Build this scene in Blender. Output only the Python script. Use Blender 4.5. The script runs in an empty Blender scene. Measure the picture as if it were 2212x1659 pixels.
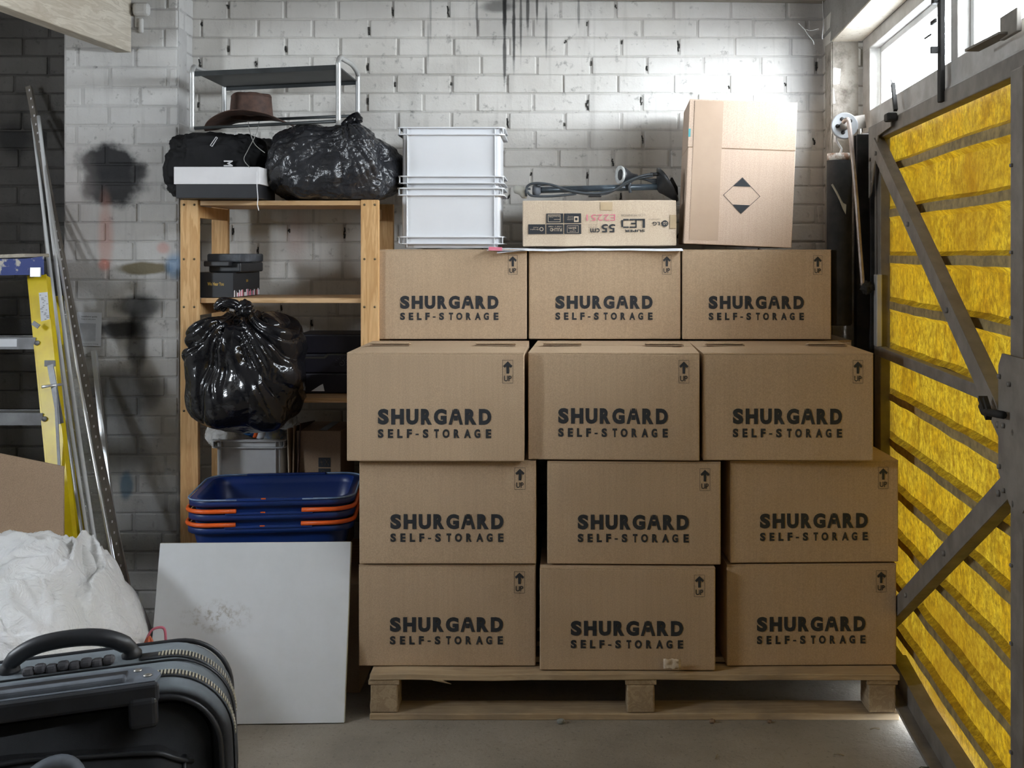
import bpy, bmesh, math, random
from mathutils import Vector, Matrix, noise
R = math.radians
random.seed(7)
scene = bpy.context.scene
C = scene.collection

# ------------------------------------------------------------------ camera, world, exposure
F_PX, CX, CY, CAM_H = 2450.0, 1200.0, 545.0, 1.5      # focal length and principal point of the 2212x1659 frame
cam = bpy.data.cameras.new('camera'); camo = bpy.data.objects.new('camera', cam); C.objects.link(camo)
camo.location = (0, 0, CAM_H); camo.rotation_euler = (R(90), 0, 0)
cam.sensor_width = 36; cam.lens = F_PX / 2212 * 36
cam.shift_x = (1106 - CX) / 2212; cam.shift_y = (CY - 829.5) / 2212
cam.clip_start = 0.05
scene.camera = camo
world = bpy.data.worlds.new('overcast_sky'); scene.world = world; world.use_nodes = True
bg = world.node_tree.nodes['Background']
bg.inputs[0].default_value = (0.85, 0.925, 1.0, 1); bg.inputs[1].default_value = 68.0
vs = scene.view_settings
vs.view_transform = 'Standard'; vs.look = 'None'; vs.exposure = -0.12; vs.gamma = 1.0; vs.use_curve_mapping = False

def portal(loc, rot, sx, sy):
    l = bpy.data.lights.new('sky_portal', 'AREA'); l.shape = 'RECTANGLE'; l.size = sx; l.size_y = sy
    l.cycles.is_portal = True
    o = bpy.data.objects.new('sky_portal', l); C.objects.link(o); o.location = loc; o.rotation_euler = rot
portal((-3.03, 2.1, 1.92), (R(90), 0, R(-90)), .6, .50)       # unseen opening added in the left wall to brighten the left side
portal((1.33, 2.78, 2.18), (R(90), 0, R(86+4)), 3.6, 0.34)    # window strip over the door

# ------------------------------------------------------------------ helpers
def P(px, py, Y):
    return Vector(((px - CX) * Y / F_PX, Y, CAM_H - (py - CY) * Y / F_PX))

class MB:
    """collects shapes in one bmesh"""
    def __init__(s): s.bm = bmesh.new()
    def merge(s, b, M=None, mi=0, smooth=False):
        if M is not None: b.transform(M)
        mp = {}
        for v in b.verts: mp[v] = s.bm.verts.new(v.co)
        for f in b.faces:
            try:
                n = s.bm.faces.new([mp[v] for v in f.verts]); n.material_index = mi; n.smooth = smooth
            except ValueError: pass
        b.free()
    def box(s, c, sz, bev=0, rot=(0, 0, 0), mi=0, seg=2, M=None, cuts=0):
        b = bmesh.new(); bmesh.ops.create_cube(b, size=1)
        for v in b.verts: v.co = Vector((v.co.x * sz[0], v.co.y * sz[1], v.co.z * sz[2]))
        if bev > 0:
            bmesh.ops.bevel(b, geom=b.edges[:], offset=bev, segments=seg, profile=0.5, affect='EDGES')
        if cuts: bmesh.ops.subdivide_edges(b, edges=b.edges[:], cuts=cuts, use_grid_fill=True)
        T = Matrix.Translation(c) @ (Matrix.Rotation(rot[2], 4, 'Z') @ Matrix.Rotation(rot[1], 4, 'Y') @ Matrix.Rotation(rot[0], 4, 'X'))
        if M is not None: T = M @ T
        s.merge(b, T, mi, False)
    def bar(s, a, b_, w, h, mi=0, up=(0, 0, 1), bev=0.0):
        """rectangular bar from a to b: w across, h along 'up'"""
        a = Vector(a); b_ = Vector(b_); d = b_ - a; L = d.length; x = d.normalized()
        u = Vector(up); y = u.cross(x).normalized(); z = x.cross(y)
        M = Matrix((x, y, z)).transposed().to_4x4(); M.translation = (a + b_) / 2
        s.box((0, 0, 0), (L, w, h), bev, mi=mi, M=M)
    def tube(s, pts, r, n=10, mi=0, caps=True, closed=False):
        pts = [Vector(p) for p in pts]; rr = r if isinstance(r, (list, tuple)) else [r] * len(pts)
        b = bmesh.new(); rings = []; N = len(pts)
        ref = Vector((0, 0, 1))
        t0 = (pts[1] - pts[0]).normalized()
        if abs(t0.dot(ref)) > .9: ref = Vector((0, 1, 0))
        u = t0.cross(ref).normalized()
        for i, p in enumerate(pts):
            if closed: t = (pts[(i + 1) % N] - pts[i - 1]).normalized()
            else: t = (pts[min(i + 1, N - 1)] - pts[max(i - 1, 0)]).normalized()
            u = (u - t * u.dot(t)).normalized(); w = t.cross(u)
            rings.append([b.verts.new(p + (u * math.cos(k * 2 * math.pi / n) + w * math.sin(k * 2 * math.pi / n)) * rr[i]) for k in range(n)])
        m = N if closed else N - 1
        for i in range(m):
            A, B = rings[i], rings[(i + 1) % N]
            for k in range(n): b.faces.new((A[k], A[(k + 1) % n], B[(k + 1) % n], B[k]))
        if caps and not closed: b.faces.new(rings[0][::-1]); b.faces.new(rings[-1])
        s.merge(b, None, mi, True)
    def cyl(s, a, b_, r, n=24, mi=0, r2=None):
        s.tube([a, b_], [r, r if r2 is None else r2], n, mi)
    def loft(s, loops, mi=0, smooth=True, cap0=True, cap1=True, closed=True):
        b = bmesh.new(); rs = [[b.verts.new(p) for p in L] for L in loops]; n = len(loops[0])
        for i in range(len(rs) - 1):
            for k in range(n if closed else n - 1):
                b.faces.new((rs[i][k], rs[i][(k + 1) % n], rs[i + 1][(k + 1) % n], rs[i + 1][k]))
        if cap0: b.faces.new(rs[0][::-1])
        if cap1: b.faces.new(rs[-1])
        s.merge(b, None, mi, smooth)
    def lathe(s, prof, c=(0, 0, 0), n=32, mi=0, M=None):
        loops = []
        for (r, z) in prof:
            loops.append([Vector((r * math.cos(k * 2 * math.pi / n), r * math.sin(k * 2 * math.pi / n), z)) for k in range(n)])
        T = Matrix.Translation(c) if M is None else M
        loops = [[T @ p for p in L] for L in loops]
        s.loft(loops, mi)
    def poly(s, pts, mi=0):
        vs_ = [s.bm.verts.new(p) for p in pts]; f = s.bm.faces.new(vs_); f.material_index = mi; return f
    def prism(s, pts, d, mi=0):
        """polygon pts extruded by vector d"""
        d = Vector(d); a = [Vector(p) for p in pts]
        s.loft([a, [p + d for p in a]], mi, False)
    def grid(s, fn, nu, nv, mi=0, smooth=True, closed_u=False):
        g = [[s.bm.verts.new(fn(i / nu, j / nv)) for i in range(nu if closed_u else nu + 1)] for j in range(nv + 1)]
        m = len(g[0])
        for j in range(nv):
            for i in range(m if closed_u else m - 1):
                f = s.bm.faces.new((g[j][i], g[j][(i + 1) % m], g[j + 1][(i + 1) % m], g[j + 1][i])); f.material_index = mi; f.smooth = smooth
    def text(s, string, x0, z0, w, h, y, mi=0, bold=.02, flip=False, M=None, keep=False):
        vs_, fs = glyphs(string, bold)
        if not vs_: return
        xs = [v[0] for v in vs_]; zs = [v[1] for v in vs_]
        ax, bx, az, bz = min(xs), max(xs), min(zs), max(zs)
        if bz - az < .15: az, bz = 0, .72
        nv = []
        for v in vs_:
            tx = (v[0] - ax) / (bx - ax); tz = (v[1] - az) / (bz - az)
            if flip: tx, tz = 1 - tx, 1 - tz
            p = Vector((x0 + tx * w, y, z0 + tz * h))
            nv.append(s.bm.verts.new(M @ p if M is not None else p))
        for f in fs:
            try: q = s.bm.faces.new([nv[k] for k in f]); q.material_index = mi
            except ValueError: pass
    def build(s, name, mats, parent=None, M=None, solid=None, sub=0, weld=False):
        if weld: bmesh.ops.remove_doubles(s.bm, verts=s.bm.verts[:], dist=1e-5)
        bmesh.ops.recalc_face_normals(s.bm, faces=s.bm.faces[:])
        if M is not None: s.bm.transform(M)
        me = bpy.data.meshes.new(name); s.bm.to_mesh(me); s.bm.free()
        for m in (mats if isinstance(mats, (list, tuple)) else [mats]): me.materials.append(m)
        o = bpy.data.objects.new(name, me); C.objects.link(o)
        if parent is not None: o.parent = parent
        if solid:
            md = o.modifiers.new('solid', 'SOLIDIFY'); md.thickness = solid; md.offset = 0
        if sub:
            md = o.modifiers.new('sub', 'SUBSURF'); md.levels = sub; md.render_levels = sub
        return o

_gl = {}
def glyphs(string, bold):
    k = (string, bold)
    if k in _gl: return _gl[k]
    cu = bpy.data.curves.new('t', 'FONT'); cu.body = string; cu.size = 1; cu.offset = bold; cu.fill_mode = 'FRONT'; cu.resolution_u = 4
    o = bpy.data.objects.new('t', cu); C.objects.link(o)
    bpy.context.view_layer.update()
    dg = bpy.context.evaluated_depsgraph_get(); ev = o.evaluated_get(dg); me = ev.to_mesh()
    r = ([(v.co.x, v.co.y) for v in me.vertices], [tuple(p.vertices) for p in me.polygons])
    ev.to_mesh_clear(); bpy.data.objects.remove(o); bpy.data.curves.remove(cu)
    _gl[k] = r
    return r

def tag(o, label=None, cat=None, group=None, kind=None):
    if label: o['label'] = label
    if cat: o['category'] = cat
    if group: o['group'] = group
    if kind: o['kind'] = kind
    return o
def thing(name, label, cat, loc=(0, 0, 0), rz=0.0, group=None, kind=None, rot=None):
    o = bpy.data.objects.new(name, None); C.objects.link(o); o.empty_display_size = .1
    o.location = loc; o.rotation_euler = rot if rot else (0, 0, rz)
    return tag(o, label, cat, group, kind)
def copy_tree(o, parent=None):
    kids = [c for c in C.objects if c.parent == o]
    c = o.copy(); C.objects.link(c)
    if parent is not None: c.parent = parent
    for k in kids: copy_tree(k, c)
    return c

# ------------------------------------------------------------------ materials
class NT:
    def __init__(s, name):
        s.m = bpy.data.materials.new(name); s.m.use_nodes = True; s.t = s.m.node_tree; s.n = s.t.nodes
        s.b = s.n['Principled BSDF']; s.out = s.n['Material Output']
    def add(s, typ, **kw):
        n = s.n.new(typ)
        for k, v in kw.items():
            if k.startswith('_'): setattr(n, k[1:], v)
            else: n.inputs[k if not k.startswith('i') or not k[1:].isdigit() else int(k[1:])].default_value = v
        return n
    def link(s, a, b): s.t.links.new(a, b)
    def ramp(s, fac, stops):
        r = s.n.new('ShaderNodeValToRGB'); s.link(fac, r.inputs[0]); e = r.color_ramp.elements
        e[0].position, e[0].color = stops[0][0], (*stops[0][1], 1)
        e[1].position, e[1].color = stops[-1][0], (*stops[-1][1], 1)
        for p, c in stops[1:-1]:
            q = e.new(p); q.color = (*c, 1)
        return r.outputs[0]
    def mix(s, fac, a, b, mode='MIX'):
        m = s.n.new('ShaderNodeMix'); m.data_type = 'RGBA'; m.blend_type = mode
        for sock, v in ((m.inputs[0], fac), (m.inputs[6], a), (m.inputs[7], b)):
            if isinstance(v, (int, float)): sock.default_value = v
            elif isinstance(v, tuple): sock.default_value = (*v, 1)
            else: s.link(v, sock)
        return m.outputs[2]
    def math(s, op, a, b=0.0):
        m = s.n.new('ShaderNodeMath'); m.operation = op
        for k, v in ((0, a), (1, b)):
            if isinstance(v, (int, float)): m.inputs[k].default_value = v
            else: s.link(v, m.inputs[k])
        return m.outputs[0]
    def coord(s, kind='Object', scale=(1, 1, 1), rnd=False):
        tc = s.n.new('ShaderNodeTexCoord'); mp = s.n.new('ShaderNodeMapping'); mp.inputs['Scale'].default_value = scale
        s.link(tc.outputs[kind], mp.inputs['Vector'])
        if rnd:
            oi = s.n.new('ShaderNodeObjectInfo'); mm = s.math('MULTIPLY', oi.outputs['Random'], 37.0)
            s.link(mm, mp.inputs['Location'])
        return mp.outputs[0]
    def noise(s, vec, scale=5, detail=4, rough=.55, dist=0):
        n = s.n.new('ShaderNodeTexNoise'); n.inputs['Scale'].default_value = scale; n.inputs['Detail'].default_value = detail
        n.inputs['Roughness'].default_value = rough; n.inputs['Distortion'].default_value = dist; s.link(vec, n.inputs['Vector'])
        return n.outputs['Fac']
    def bump(s, h, strength, dist=.01, prev=None):
        b = s.n.new('ShaderNodeBump'); b.inputs['Strength'].default_value = strength; b.inputs['Distance'].default_value = dist
        s.link(h, b.inputs['Height'])
        if prev is not None: s.link(prev, b.inputs['Normal'])
        return b.outputs[0]

def M_(name, col, col2=None, rough=.6, metal=0, vs_=6, bump=0, bs=60, bd=.004, stretch=(1, 1, 1), lo=.35, hi=.65, spec=.5, coat=0, rnd=False, kind='Object', rv=0):
    t = NT(name); b = t.b
    b.inputs['Roughness'].default_value = rough; b.inputs['Metallic'].default_value = metal
    b.inputs['Specular IOR Level'].default_value = spec; b.inputs['Coat Weight'].default_value = coat
    v = t.coord(kind, stretch, rnd)
    if col2 is None: col2 = tuple(c * .75 for c in col)
    n = t.noise(v, vs_, 5, .6)
    t.link(t.ramp(n, [(lo, col), (hi, col2)]), b.inputs['Base Color'])
    if rv:
        t.link(t.math('ADD', t.math('MULTIPLY', n, rv), rough - rv * .5), b.inputs['Roughness'])
    if bump: t.link(t.bump(t.noise(v, bs, 3), bump, bd), b.inputs['Normal'])
    return t.m

def cardboard(name, c1, c2):
    t = NT(name); b = t.b; b.inputs['Roughness'].default_value = .8; b.inputs['Specular IOR Level'].default_value = .25
    v = t.coord('Object', (1, 1, 1), True)
    n1 = t.noise(v, 2.5, 3); n2 = t.noise(v, 320, 2)
    vv = t.coord('Object', (110, 110, 1.5), True); n3 = t.noise(vv, 1.2, 2)
    col = t.ramp(n1, [(.3, c1), (.7, c2)])
    col = t.mix(.35, col, t.ramp(n2, [(.35, (.35, .35, .35)), (.65, (.68, .68, .68))]), 'OVERLAY')
    col = t.mix(.12, col, t.ramp(n3, [(.35, (.4, .4, .4)), (.6, (.6, .6, .6))]), 'OVERLAY')
    t.link(col, b.inputs['Base Color'])
    n4 = t.noise(v, 5, 2)
    t.link(t.bump(n3, .18, .002, t.bump(n4, .35, .02)), b.inputs['Normal'])
    return t.m

STAIN_SHADE = []
def stain_shade(px, py, rx, ry, col, k, Y=4.51, soft=.5, wob=.5):
    p = P(px, py, Y); q = Y / F_PX
    STAIN_SHADE.append((p.x, p.z, rx * q, ry * q, col, k, soft, wob))
BK = (.012, .012, .014)
stain_shade(236, 350, 74, 42, BK, .98, soft=.5, wob=.9); stain_shade(240, 402, 76, 46, BK, .97, soft=.55, wob=.9); stain_shade(290, 372, 34, 24, BK, .9, soft=.7, wob=.8)
stain_shade(262, 712, 66, 22, BK, .93, soft=.7, wob=.8); stain_shade(305, 668, 34, 40, BK, .8, soft=.8, wob=.9); stain_shade(300, 660, 60, 24, (.05, .05, .05), .75, soft=.6); stain_shade(295, 740, 26, 70, BK, .75, soft=.6)
stain_shade(270, 850, 90, 60, (.06, .06, .065), .7, soft=.7); stain_shade(240, 950, 110, 100, (.2, .21, .22), .6, soft=.8)
stain_shade(310, 580, 66, 15, (.14, .11, .045), .9, soft=.5); stain_shade(228, 510, 18, 95, (.55, .28, .22), .55, soft=.9)
stain_shade(224, 572, 14, 14, (.6, .16, .1), .7, soft=.8); stain_shade(378, 575, 22, 30, (.1, .25, .45), .6, soft=.8)
stain_shade(352, 535, 16, 14, (.6, .25, .2), .5, soft=.8); stain_shade(272, 1050, 16, 34, (.05, .13, .2), .8, soft=.6)
stain_shade(200, 610, 60, 60, (.3, .3, .3), .35, soft=1); stain_shade(150, 480, 60, 200, (.45, .4, .38), .4, soft=1)
stain_shade(330, 1150, 120, 120, (.15, .15, .15), .5, soft=1)
for (a, b_, c, d, k) in ((1090, 25, 5, 75, .95), (1110, 60, 4, 95, .9), (1075, 15, 40, 14, .6), (1140, 10, 4, 60, .8), (1090, 120, 4, 70, .8), (1160, 10, 3, 40, .8),
                         (1180, 60, 3, 60, .6), (930, 40, 3, 55, .45), (1030, 30, 3, 50, .6), (1250, 20, 3, 40, .55), (1100, 45, 90, 60, .22), (925, 90, 3, 60, .35), (1125, 40, 3, 90, .7)):
    stain_shade(a, b_, c, d, (.02, .02, .02), k, 4.70, .7, .9)
stain_shade(1745, 120, 60, 170, (.24, .235, .23), .6, 4.70, 1); stain_shade(1600, 30, 160, 60, (.4, .38, .36), .5, 4.7, 1); stain_shade(700, 30, 260, 60, (.45, .43, .4), .5, 4.7, 1)
stain_shade(640, 510, 26, 60, (.6, .42, .38), .4, 4.7, 1); stain_shade(1760, 700, 90, 160, (.2, .17, .13), .6, 4.7, 1); stain_shade(1770, 420, 90, 120, (.45, .41, .36), .5, 4.7, 1)
stain_shade(560, 800, 260, 130, (.3, .3, .29), .45, 4.7, 1)  # broad grey patch: shade behind the shelving put into the wall colour

def paint(name, base, dirt, stain_shades=True, crackcol=(.03, .028, .025), crack=.62):
    t = NT(name); b = t.b; b.inputs['Roughness'].default_value = .62; b.inputs['Specular IOR Level'].default_value = .35
    g = t.n.new('ShaderNodeNewGeometry'); pos = g.outputs['Position']
    n1 = t.noise(pos, 2.2, 5, .6); n2 = t.noise(pos, 26, 4, .65); n3 = t.noise(pos, 120, 3)
    col = t.ramp(n1, [(.36, base), (.66, dirt)])
    col = t.mix(t.ramp(n2, [(.60, (0, 0, 0)), (.74, (1, 1, 1))]), col, tuple(c * .55 for c in dirt))
    # runs of dirt that are stretched downwards
    mp = t.n.new('ShaderNodeMapping'); mp.inputs['Scale'].default_value = (16, 1, 1.3); t.link(pos, mp.inputs[0])
    n5 = t.noise(mp.outputs[0], 2, 4); col = t.mix(t.ramp(n5, [(.55, (0, 0, 0)), (.75, (.4, .4, .4))]), col, tuple(c * .62 for c in dirt))
    if stain_shades:
        sx = t.n.new('ShaderNodeSeparateXYZ'); t.link(pos, sx.inputs[0])
        wob1 = t.math('SUBTRACT', t.noise(pos, 14, 4), .5)
        for (cx, cz, rx, rz, c, k, soft, wob) in stain_shades:
            dx = t.math('DIVIDE', t.math('SUBTRACT', sx.outputs[0], cx), rx); dz = t.math('DIVIDE', t.math('SUBTRACT', sx.outputs[2], cz), rz)
            d = t.math('SQRT', t.math('ADD', t.math('MULTIPLY', dx, dx), t.math('MULTIPLY', dz, dz)))
            d = t.math('ADD', d, t.math('MULTIPLY', wob1, wob))
            mr = t.n.new('ShaderNodeMapRange'); mr.interpolation_type = 'SMOOTHSTEP'
            mr.inputs[1].default_value = 1 + soft * .3; mr.inputs[2].default_value = 1 - soft * .7; mr.inputs[3].default_value = 0; mr.inputs[4].default_value = k
            t.link(d, mr.inputs[0]); col = t.mix(mr.outputs[0], col, c)
    t.link(col, b.inputs['Base Color'])
    t.link(t.bump(n3, .25, .003, t.bump(n2, .5, .006)), b.inputs['Normal'])
    return t.m
PIER_ST = [s for s in STAIN_SHADE if s[0] < -1.47]; WALL_ST = [s for s in STAIN_SHADE if s[0] >= -1.47]
m_wall = paint('white_painted_brick', (.74, .72, .68), (.6, .575, .53), WALL_ST)
m_pier = paint('white_painted_pier_brick', (.66, .65, .63), (.50, .49, .47), PIER_ST)
m_dark = paint('dark_recess_brick', (.115, .108, .10), (.058, .054, .05), [(P(30,300,4.7).x, P(30,300,4.7).z, .09, .08, (.01,.01,.01), .9, .8, .8), (P(40,700,4.7).x, P(40,700,4.7).z, .13, .12, (.02,.02,.02), .8, .9, 1.2)])  # bare dark brick with smudges; recess shade is also put into the colour
m_reveal = paint('worn_white_brick', (.62, .59, .54), (.36, .33, .29), None)
def mortar(name, c1, c2):
    t = NT(name); b = t.b; b.inputs['Roughness'].default_value = .9
    g = t.n.new('ShaderNodeNewGeometry'); pos = g.outputs['Position']
    t.link(t.ramp(t.noise(pos, 9, 5, .7), [(.50, c1), (.68, c2)]), b.inputs['Base Color'])
    t.link(t.bump(t.noise(pos, 70, 4), .6, .006), b.inputs['Normal'])
    return t.m
m_mortar = paint('painted_mortar', (.66, .64, .60), (.44, .42, .39), WALL_ST); m_mortar_pier = paint('painted_mortar_pier', (.60, .59, .57), (.38, .37, .36), PIER_ST)
m_mortar_dark = mortar('dark_recess_mortar', (.08, .075, .07), (.03, .03, .03)); m_crack = M_('dark_joint', (.03, .028, .025), rough=.9)  # recess mortar carries the same shade in its colour as the brick

def concrete(name, c1, c2, c3):
    t = NT(name); b = t.b; b.inputs['Roughness'].default_value = .85; b.inputs['Specular IOR Level'].default_value = .3
    g = t.n.new('ShaderNodeNewGeometry'); pos = g.outputs['Position']
    col = t.ramp(t.noise(pos, 2.4, 6, .65), [(.35, c1), (.65, c2)])
    col = t.mix(t.ramp(t.noise(pos, 60, 4, .7), [(.56, (0, 0, 0)), (.72, (.8, .8, .8))]), col, c3)
    col = t.mix(t.ramp(t.noise(pos, 150, 3, .7), [(.62, (0, 0, 0)), (.7, (.6, .6, .6))]), col, tuple(min(1, c * 1.5) for c in c1))
    t.link(col, b.inputs['Base Color']); t.link(t.bump(t.noise(pos, 90, 5, .7), .5, .004, t.bump(t.noise(pos, 9, 3), .3, .01)), b.inputs['Normal'])
    return t.m
m_floor = concrete('dusty_concrete', (.30, .265, .22), (.225, .198, .162), (.14, .122, .1))
m_lintel = concrete('grey_concrete', (.30, .285, .265), (.2, .19, .175), (.13, .12, .11))
m_soffit = concrete('limewashed_soffit', (.72, .68, .6), (.55, .48, .38), (.3, .24, .17))
m_card = cardboard('brown_cardboard', (.47, .345, .228), (.425, .31, .203))
m_card_l = cardboard('pale_cardboard', (.60, .49, .37), (.55, .44, .32))
m_card_p = cardboard('pinkish_cardboard', (.60, .46, .36), (.55, .415, .315))
m_card_d = cardboard('old_brown_cardboard', (.34, .24, .16), (.29, .2, .13))
m_cedge = M_('torn_cardboard_edge', (.2, .13, .08), rough=.9)
m_ink = M_('black_ink', (.015, .018, .023), (.022, .025, .03), rough=.6)
m_ink_red = M_('pink_ink', (.75, .2, .28), rough=.7)
m_ink_lo = M_('faded_ink', (.3, .25, .2), rough=.7)
def wood(name, c1, c2, axis='Z', rough=.6, dirt=None):
    t = NT(name); b = t.b; b.inputs['Roughness'].default_value = rough; b.inputs['Specular IOR Level'].default_value = .3
    sc = {'Z': (22, 22, 1.4), 'X': (1.4, 22, 22), 'Y': (22, 1.4, 22)}[axis]
    v = t.coord('Object', sc, True); n = t.noise(v, 1.6, 4, .6, .6); n2 = t.noise(t.coord('Object', (1, 1, 1), True), 6, 4)
    col = t.ramp(n, [(.3, c1), (.5, c2), (.56, c1), (.75, c2)])
    if dirt: col = t.mix(t.ramp(n2, [(.45, (0, 0, 0)), (.7, (.8, .8, .8))]), col, dirt)
    t.link(col, b.inputs['Base Color']); t.link(t.bump(n, .2, .002), b.inputs['Normal'])
    return t.m
m_pine = wood('pine_upright', (.72, .46, .22), (.56, .32, .13)); m_pine_x = wood('pine_shelf', (.68, .46, .26), (.52, .32, .15), 'X')
m_pal = wood('pallet_wood', (.47, .355, .22), (.36, .26, .155), 'X', .8, (.25, .19, .13))
m_pal_b = wood('pallet_block', (.42, .32, .2), (.3, .215, .13), 'Y', .85, (.22, .165, .11))
m_beam = wood('whitewashed_timber', (.60, .55, .46), (.46, .41, .33), 'Y', .75, (.42, .36, .28))
m_ceil = M_('dusty_ceiling', (.42, .40, .37), (.30, .28, .26), rough=.9, bump=.4)
def film(name, col, rough, bs, bump, sheen=0):
    t = NT(name); b = t.b; b.inputs['Base Color'].default_value = (*col, 1); b.inputs['Roughness'].default_value = rough; b.inputs['Specular IOR Level'].default_value = .6
    v = t.coord('Object'); t.link(t.bump(t.noise(v, bs, 3, .6, .8), bump, .012), b.inputs['Normal'])
    return t.m
m_bin = film('glossy_black_film', (.007, .007, .009), .16, 22, .22); m_bin2 = film('thin_black_film', (.022, .023, .027), .27, 30, .5)
m_blackfab = M_('black_fabric', (.008, .008, .009), (.016, .016, .018), rough=.75, bump=.3, bs=400, bd=.001, spec=.3)
m_blackbox = M_('black_box_card', (.014, .015, .018), (.022, .023, .027), rough=.5)
m_whitebox = M_('white_box_card', (.78, .77, .78), (.70, .69, .70), rough=.5)
m_plw = M_('grey_white_plastic', (.78, .79, .81), (.73, .74, .76), rough=.42, vs_=3)
m_plw_d = M_('dusty_white_plastic', (.62, .63, .64), (.5, .5, .5), rough=.5, vs_=5)
m_blackpl = M_('black_plastic', (.014, .015, .017), (.03, .031, .034), rough=.4, rv=.3)
m_dustpl = M_('dusty_black_plastic', (.028, .032, .038), (.16, .175, .2), rough=.6, vs_=9, lo=.4, hi=.72)
m_silver = M_('silver_painted_tube', (.52, .52, .51), (.44, .44, .43), rough=.35, metal=.35)
m_mesh = M_('dark_metal_shelf', (.03, .034, .035), (.055, .06, .062), rough=.45, metal=.5)
m_hat = M_('brown_leather', (.105, .055, .038), (.055, .03, .023), rough=.75, vs_=30, bump=.4, bs=200, bd=.001)
m_blue = M_('navy_plastic', (.006, .028, .17), (.012, .035, .15), rough=.38, vs_=4)
m_bluedust = M_('dust_on_blue', (.25, .33, .46), (.12, .2, .36), rough=.8, vs_=30)
m_orange = M_('orange_plastic', (.85, .13, .015), (.75, .11, .012), rough=.4)
m_panel = M_('white_laminate', (.66, .68, .70), (.60, .61, .61), rough=.38, vs_=3)
m_chip = M_('chipboard_edge', (.5, .47, .36), rough=.8)
def sheetmat():
    t = NT('white_dust_sheet'); b = t.b; b.inputs['Roughness'].default_value = .85; b.inputs['Specular IOR Level'].default_value = .2
    v = t.coord('Object'); t.link(t.ramp(t.noise(v, 3, 4), [(.35, (.74, .74, .745)), (.7, (.64, .635, .61))]), b.inputs['Base Color'])
    t.link(t.bump(t.noise(v, 11, 4, .6, 1.5), .7, .03), b.inputs['Normal'])
    return t.m
m_sheet = sheetmat()
m_yel = M_('yellow_fibreglass', (.80, .62, .005), (.70, .50, .01), rough=.35, vs_=12)
m_alu = M_('scuffed_aluminium', (.30, .31, .32), (.20, .2, .21), rough=.5, metal=.5, vs_=14)
m_chrome = M_('polished_zinc', (.9, .91, .93), (.8, .81, .82), rough=.28, metal=.75)
m_whtube = M_('white_enamel_tube', (.88, .89, .9), (.75, .77, .78), rough=.25)
m_stepblue = M_('paint_splashed_blue_plastic', (.008, .03, .20), (.5, .47, .42), rough=.5, vs_=22, lo=.53, hi=.60)
m_steel = M_('grey_primer_steel', (.20, .178, .152), (.13, .113, .096), rough=.6, vs_=12, bump=.15)
m_steel_d = M_('dark_oily_steel', (.012, .0115, .011), (.028, .026, .024), rough=.75, vs_=16, bump=.2, spec=.25)
m_frame = M_('grey_white_painted_timber', (.46, .45, .43), (.33, .31, .28), rough=.6, vs_=10, bump=.3, bs=40)
m_framew = M_('white_painted_sash', (.75, .75, .74), (.6, .6, .58), rough=.5)
m_paper = M_('white_paper', (.74, .76, .8), (.68, .70, .74), rough=.6)
m_grey = M_('grey_print', (.22, .23, .25), rough=.7); m_gold = M_('gold_print', (.7, .45, .08), rough=.4)
m_screw = M_('screw_head', (.2, .16, .1), rough=.4, metal=.8)

# ------------------------------------------------------------------ room shell
YW, YP = 4.70, 4.51                       # back wall and pier faces
ZC = 2.60
COURSE, BL = .0771, .2315
def bricks(mb, L, z0, z1, seed=0, M=None, off=0.0, gap=.009, jit=.0022, half=False, bevel=.0055, bl=BL, brk=0, mor=1, crack=0):
    """painted brickwork whose face is the local plane y=0, running along +x"""
    rnd = random.Random(seed)
    mb.box((L / 2, .055, (z0 + z1) / 2), (L, .10, z1 - z0), mi=mor, M=M)
    n = int(math.ceil((z1 - z0) / COURSE))
    for r in range(n):
        za = z0 + r * COURSE; zb = min(za + COURSE, z1)
        if zb - za < .02: continue
        x = -off - (bl / 2 if r % 2 else 0) + rnd.uniform(-.012, .012)
        while x < L:
            w = bl * rnd.choice((1, 1, 1, .97, 1.03)); a = max(x, 0); b_ = min(x + w, L); x += w
            if b_ - a < .03: continue
            if crack and rnd.random() < crack and z0 + r * COURSE > 1.0:
                hh = COURSE * rnd.uniform(.15, .62); zc = rnd.uniform(za + hh / 2 + .006, zb - hh / 2 - .008)
                for q in range(3): mb.box((b_ - .0005 + rnd.uniform(-.0035, .0035), .004, zc + (q - 1) * hh * .3), (rnd.uniform(.002, .0065), .0116, hh * .42), .0008, (0, rnd.uniform(-.3, .3), 0), mi=2, M=M)
            g = gap * rnd.uniform(.55, 1.35); gz = gap * rnd.uniform(.35, .75)
            mb.box(((a + b_) / 2, .030 + rnd.uniform(-jit, jit), (za + zb) / 2 + rnd.uniform(-.001, .001)), (b_ - a - g, .06, zb - za - gz),
                   bevel * rnd.uniform(.7, 1.3), (rnd.uniform(-.012, .012), rnd.uniform(-.006, .006), rnd.uniform(-.006, .006)), mi=brk, M=M)
T = Matrix.Translation
b = MB(); bricks(b, 2.66, 0, ZC, 3, T((-1.53, YW, 0)), off=.05, crack=.42)
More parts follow.
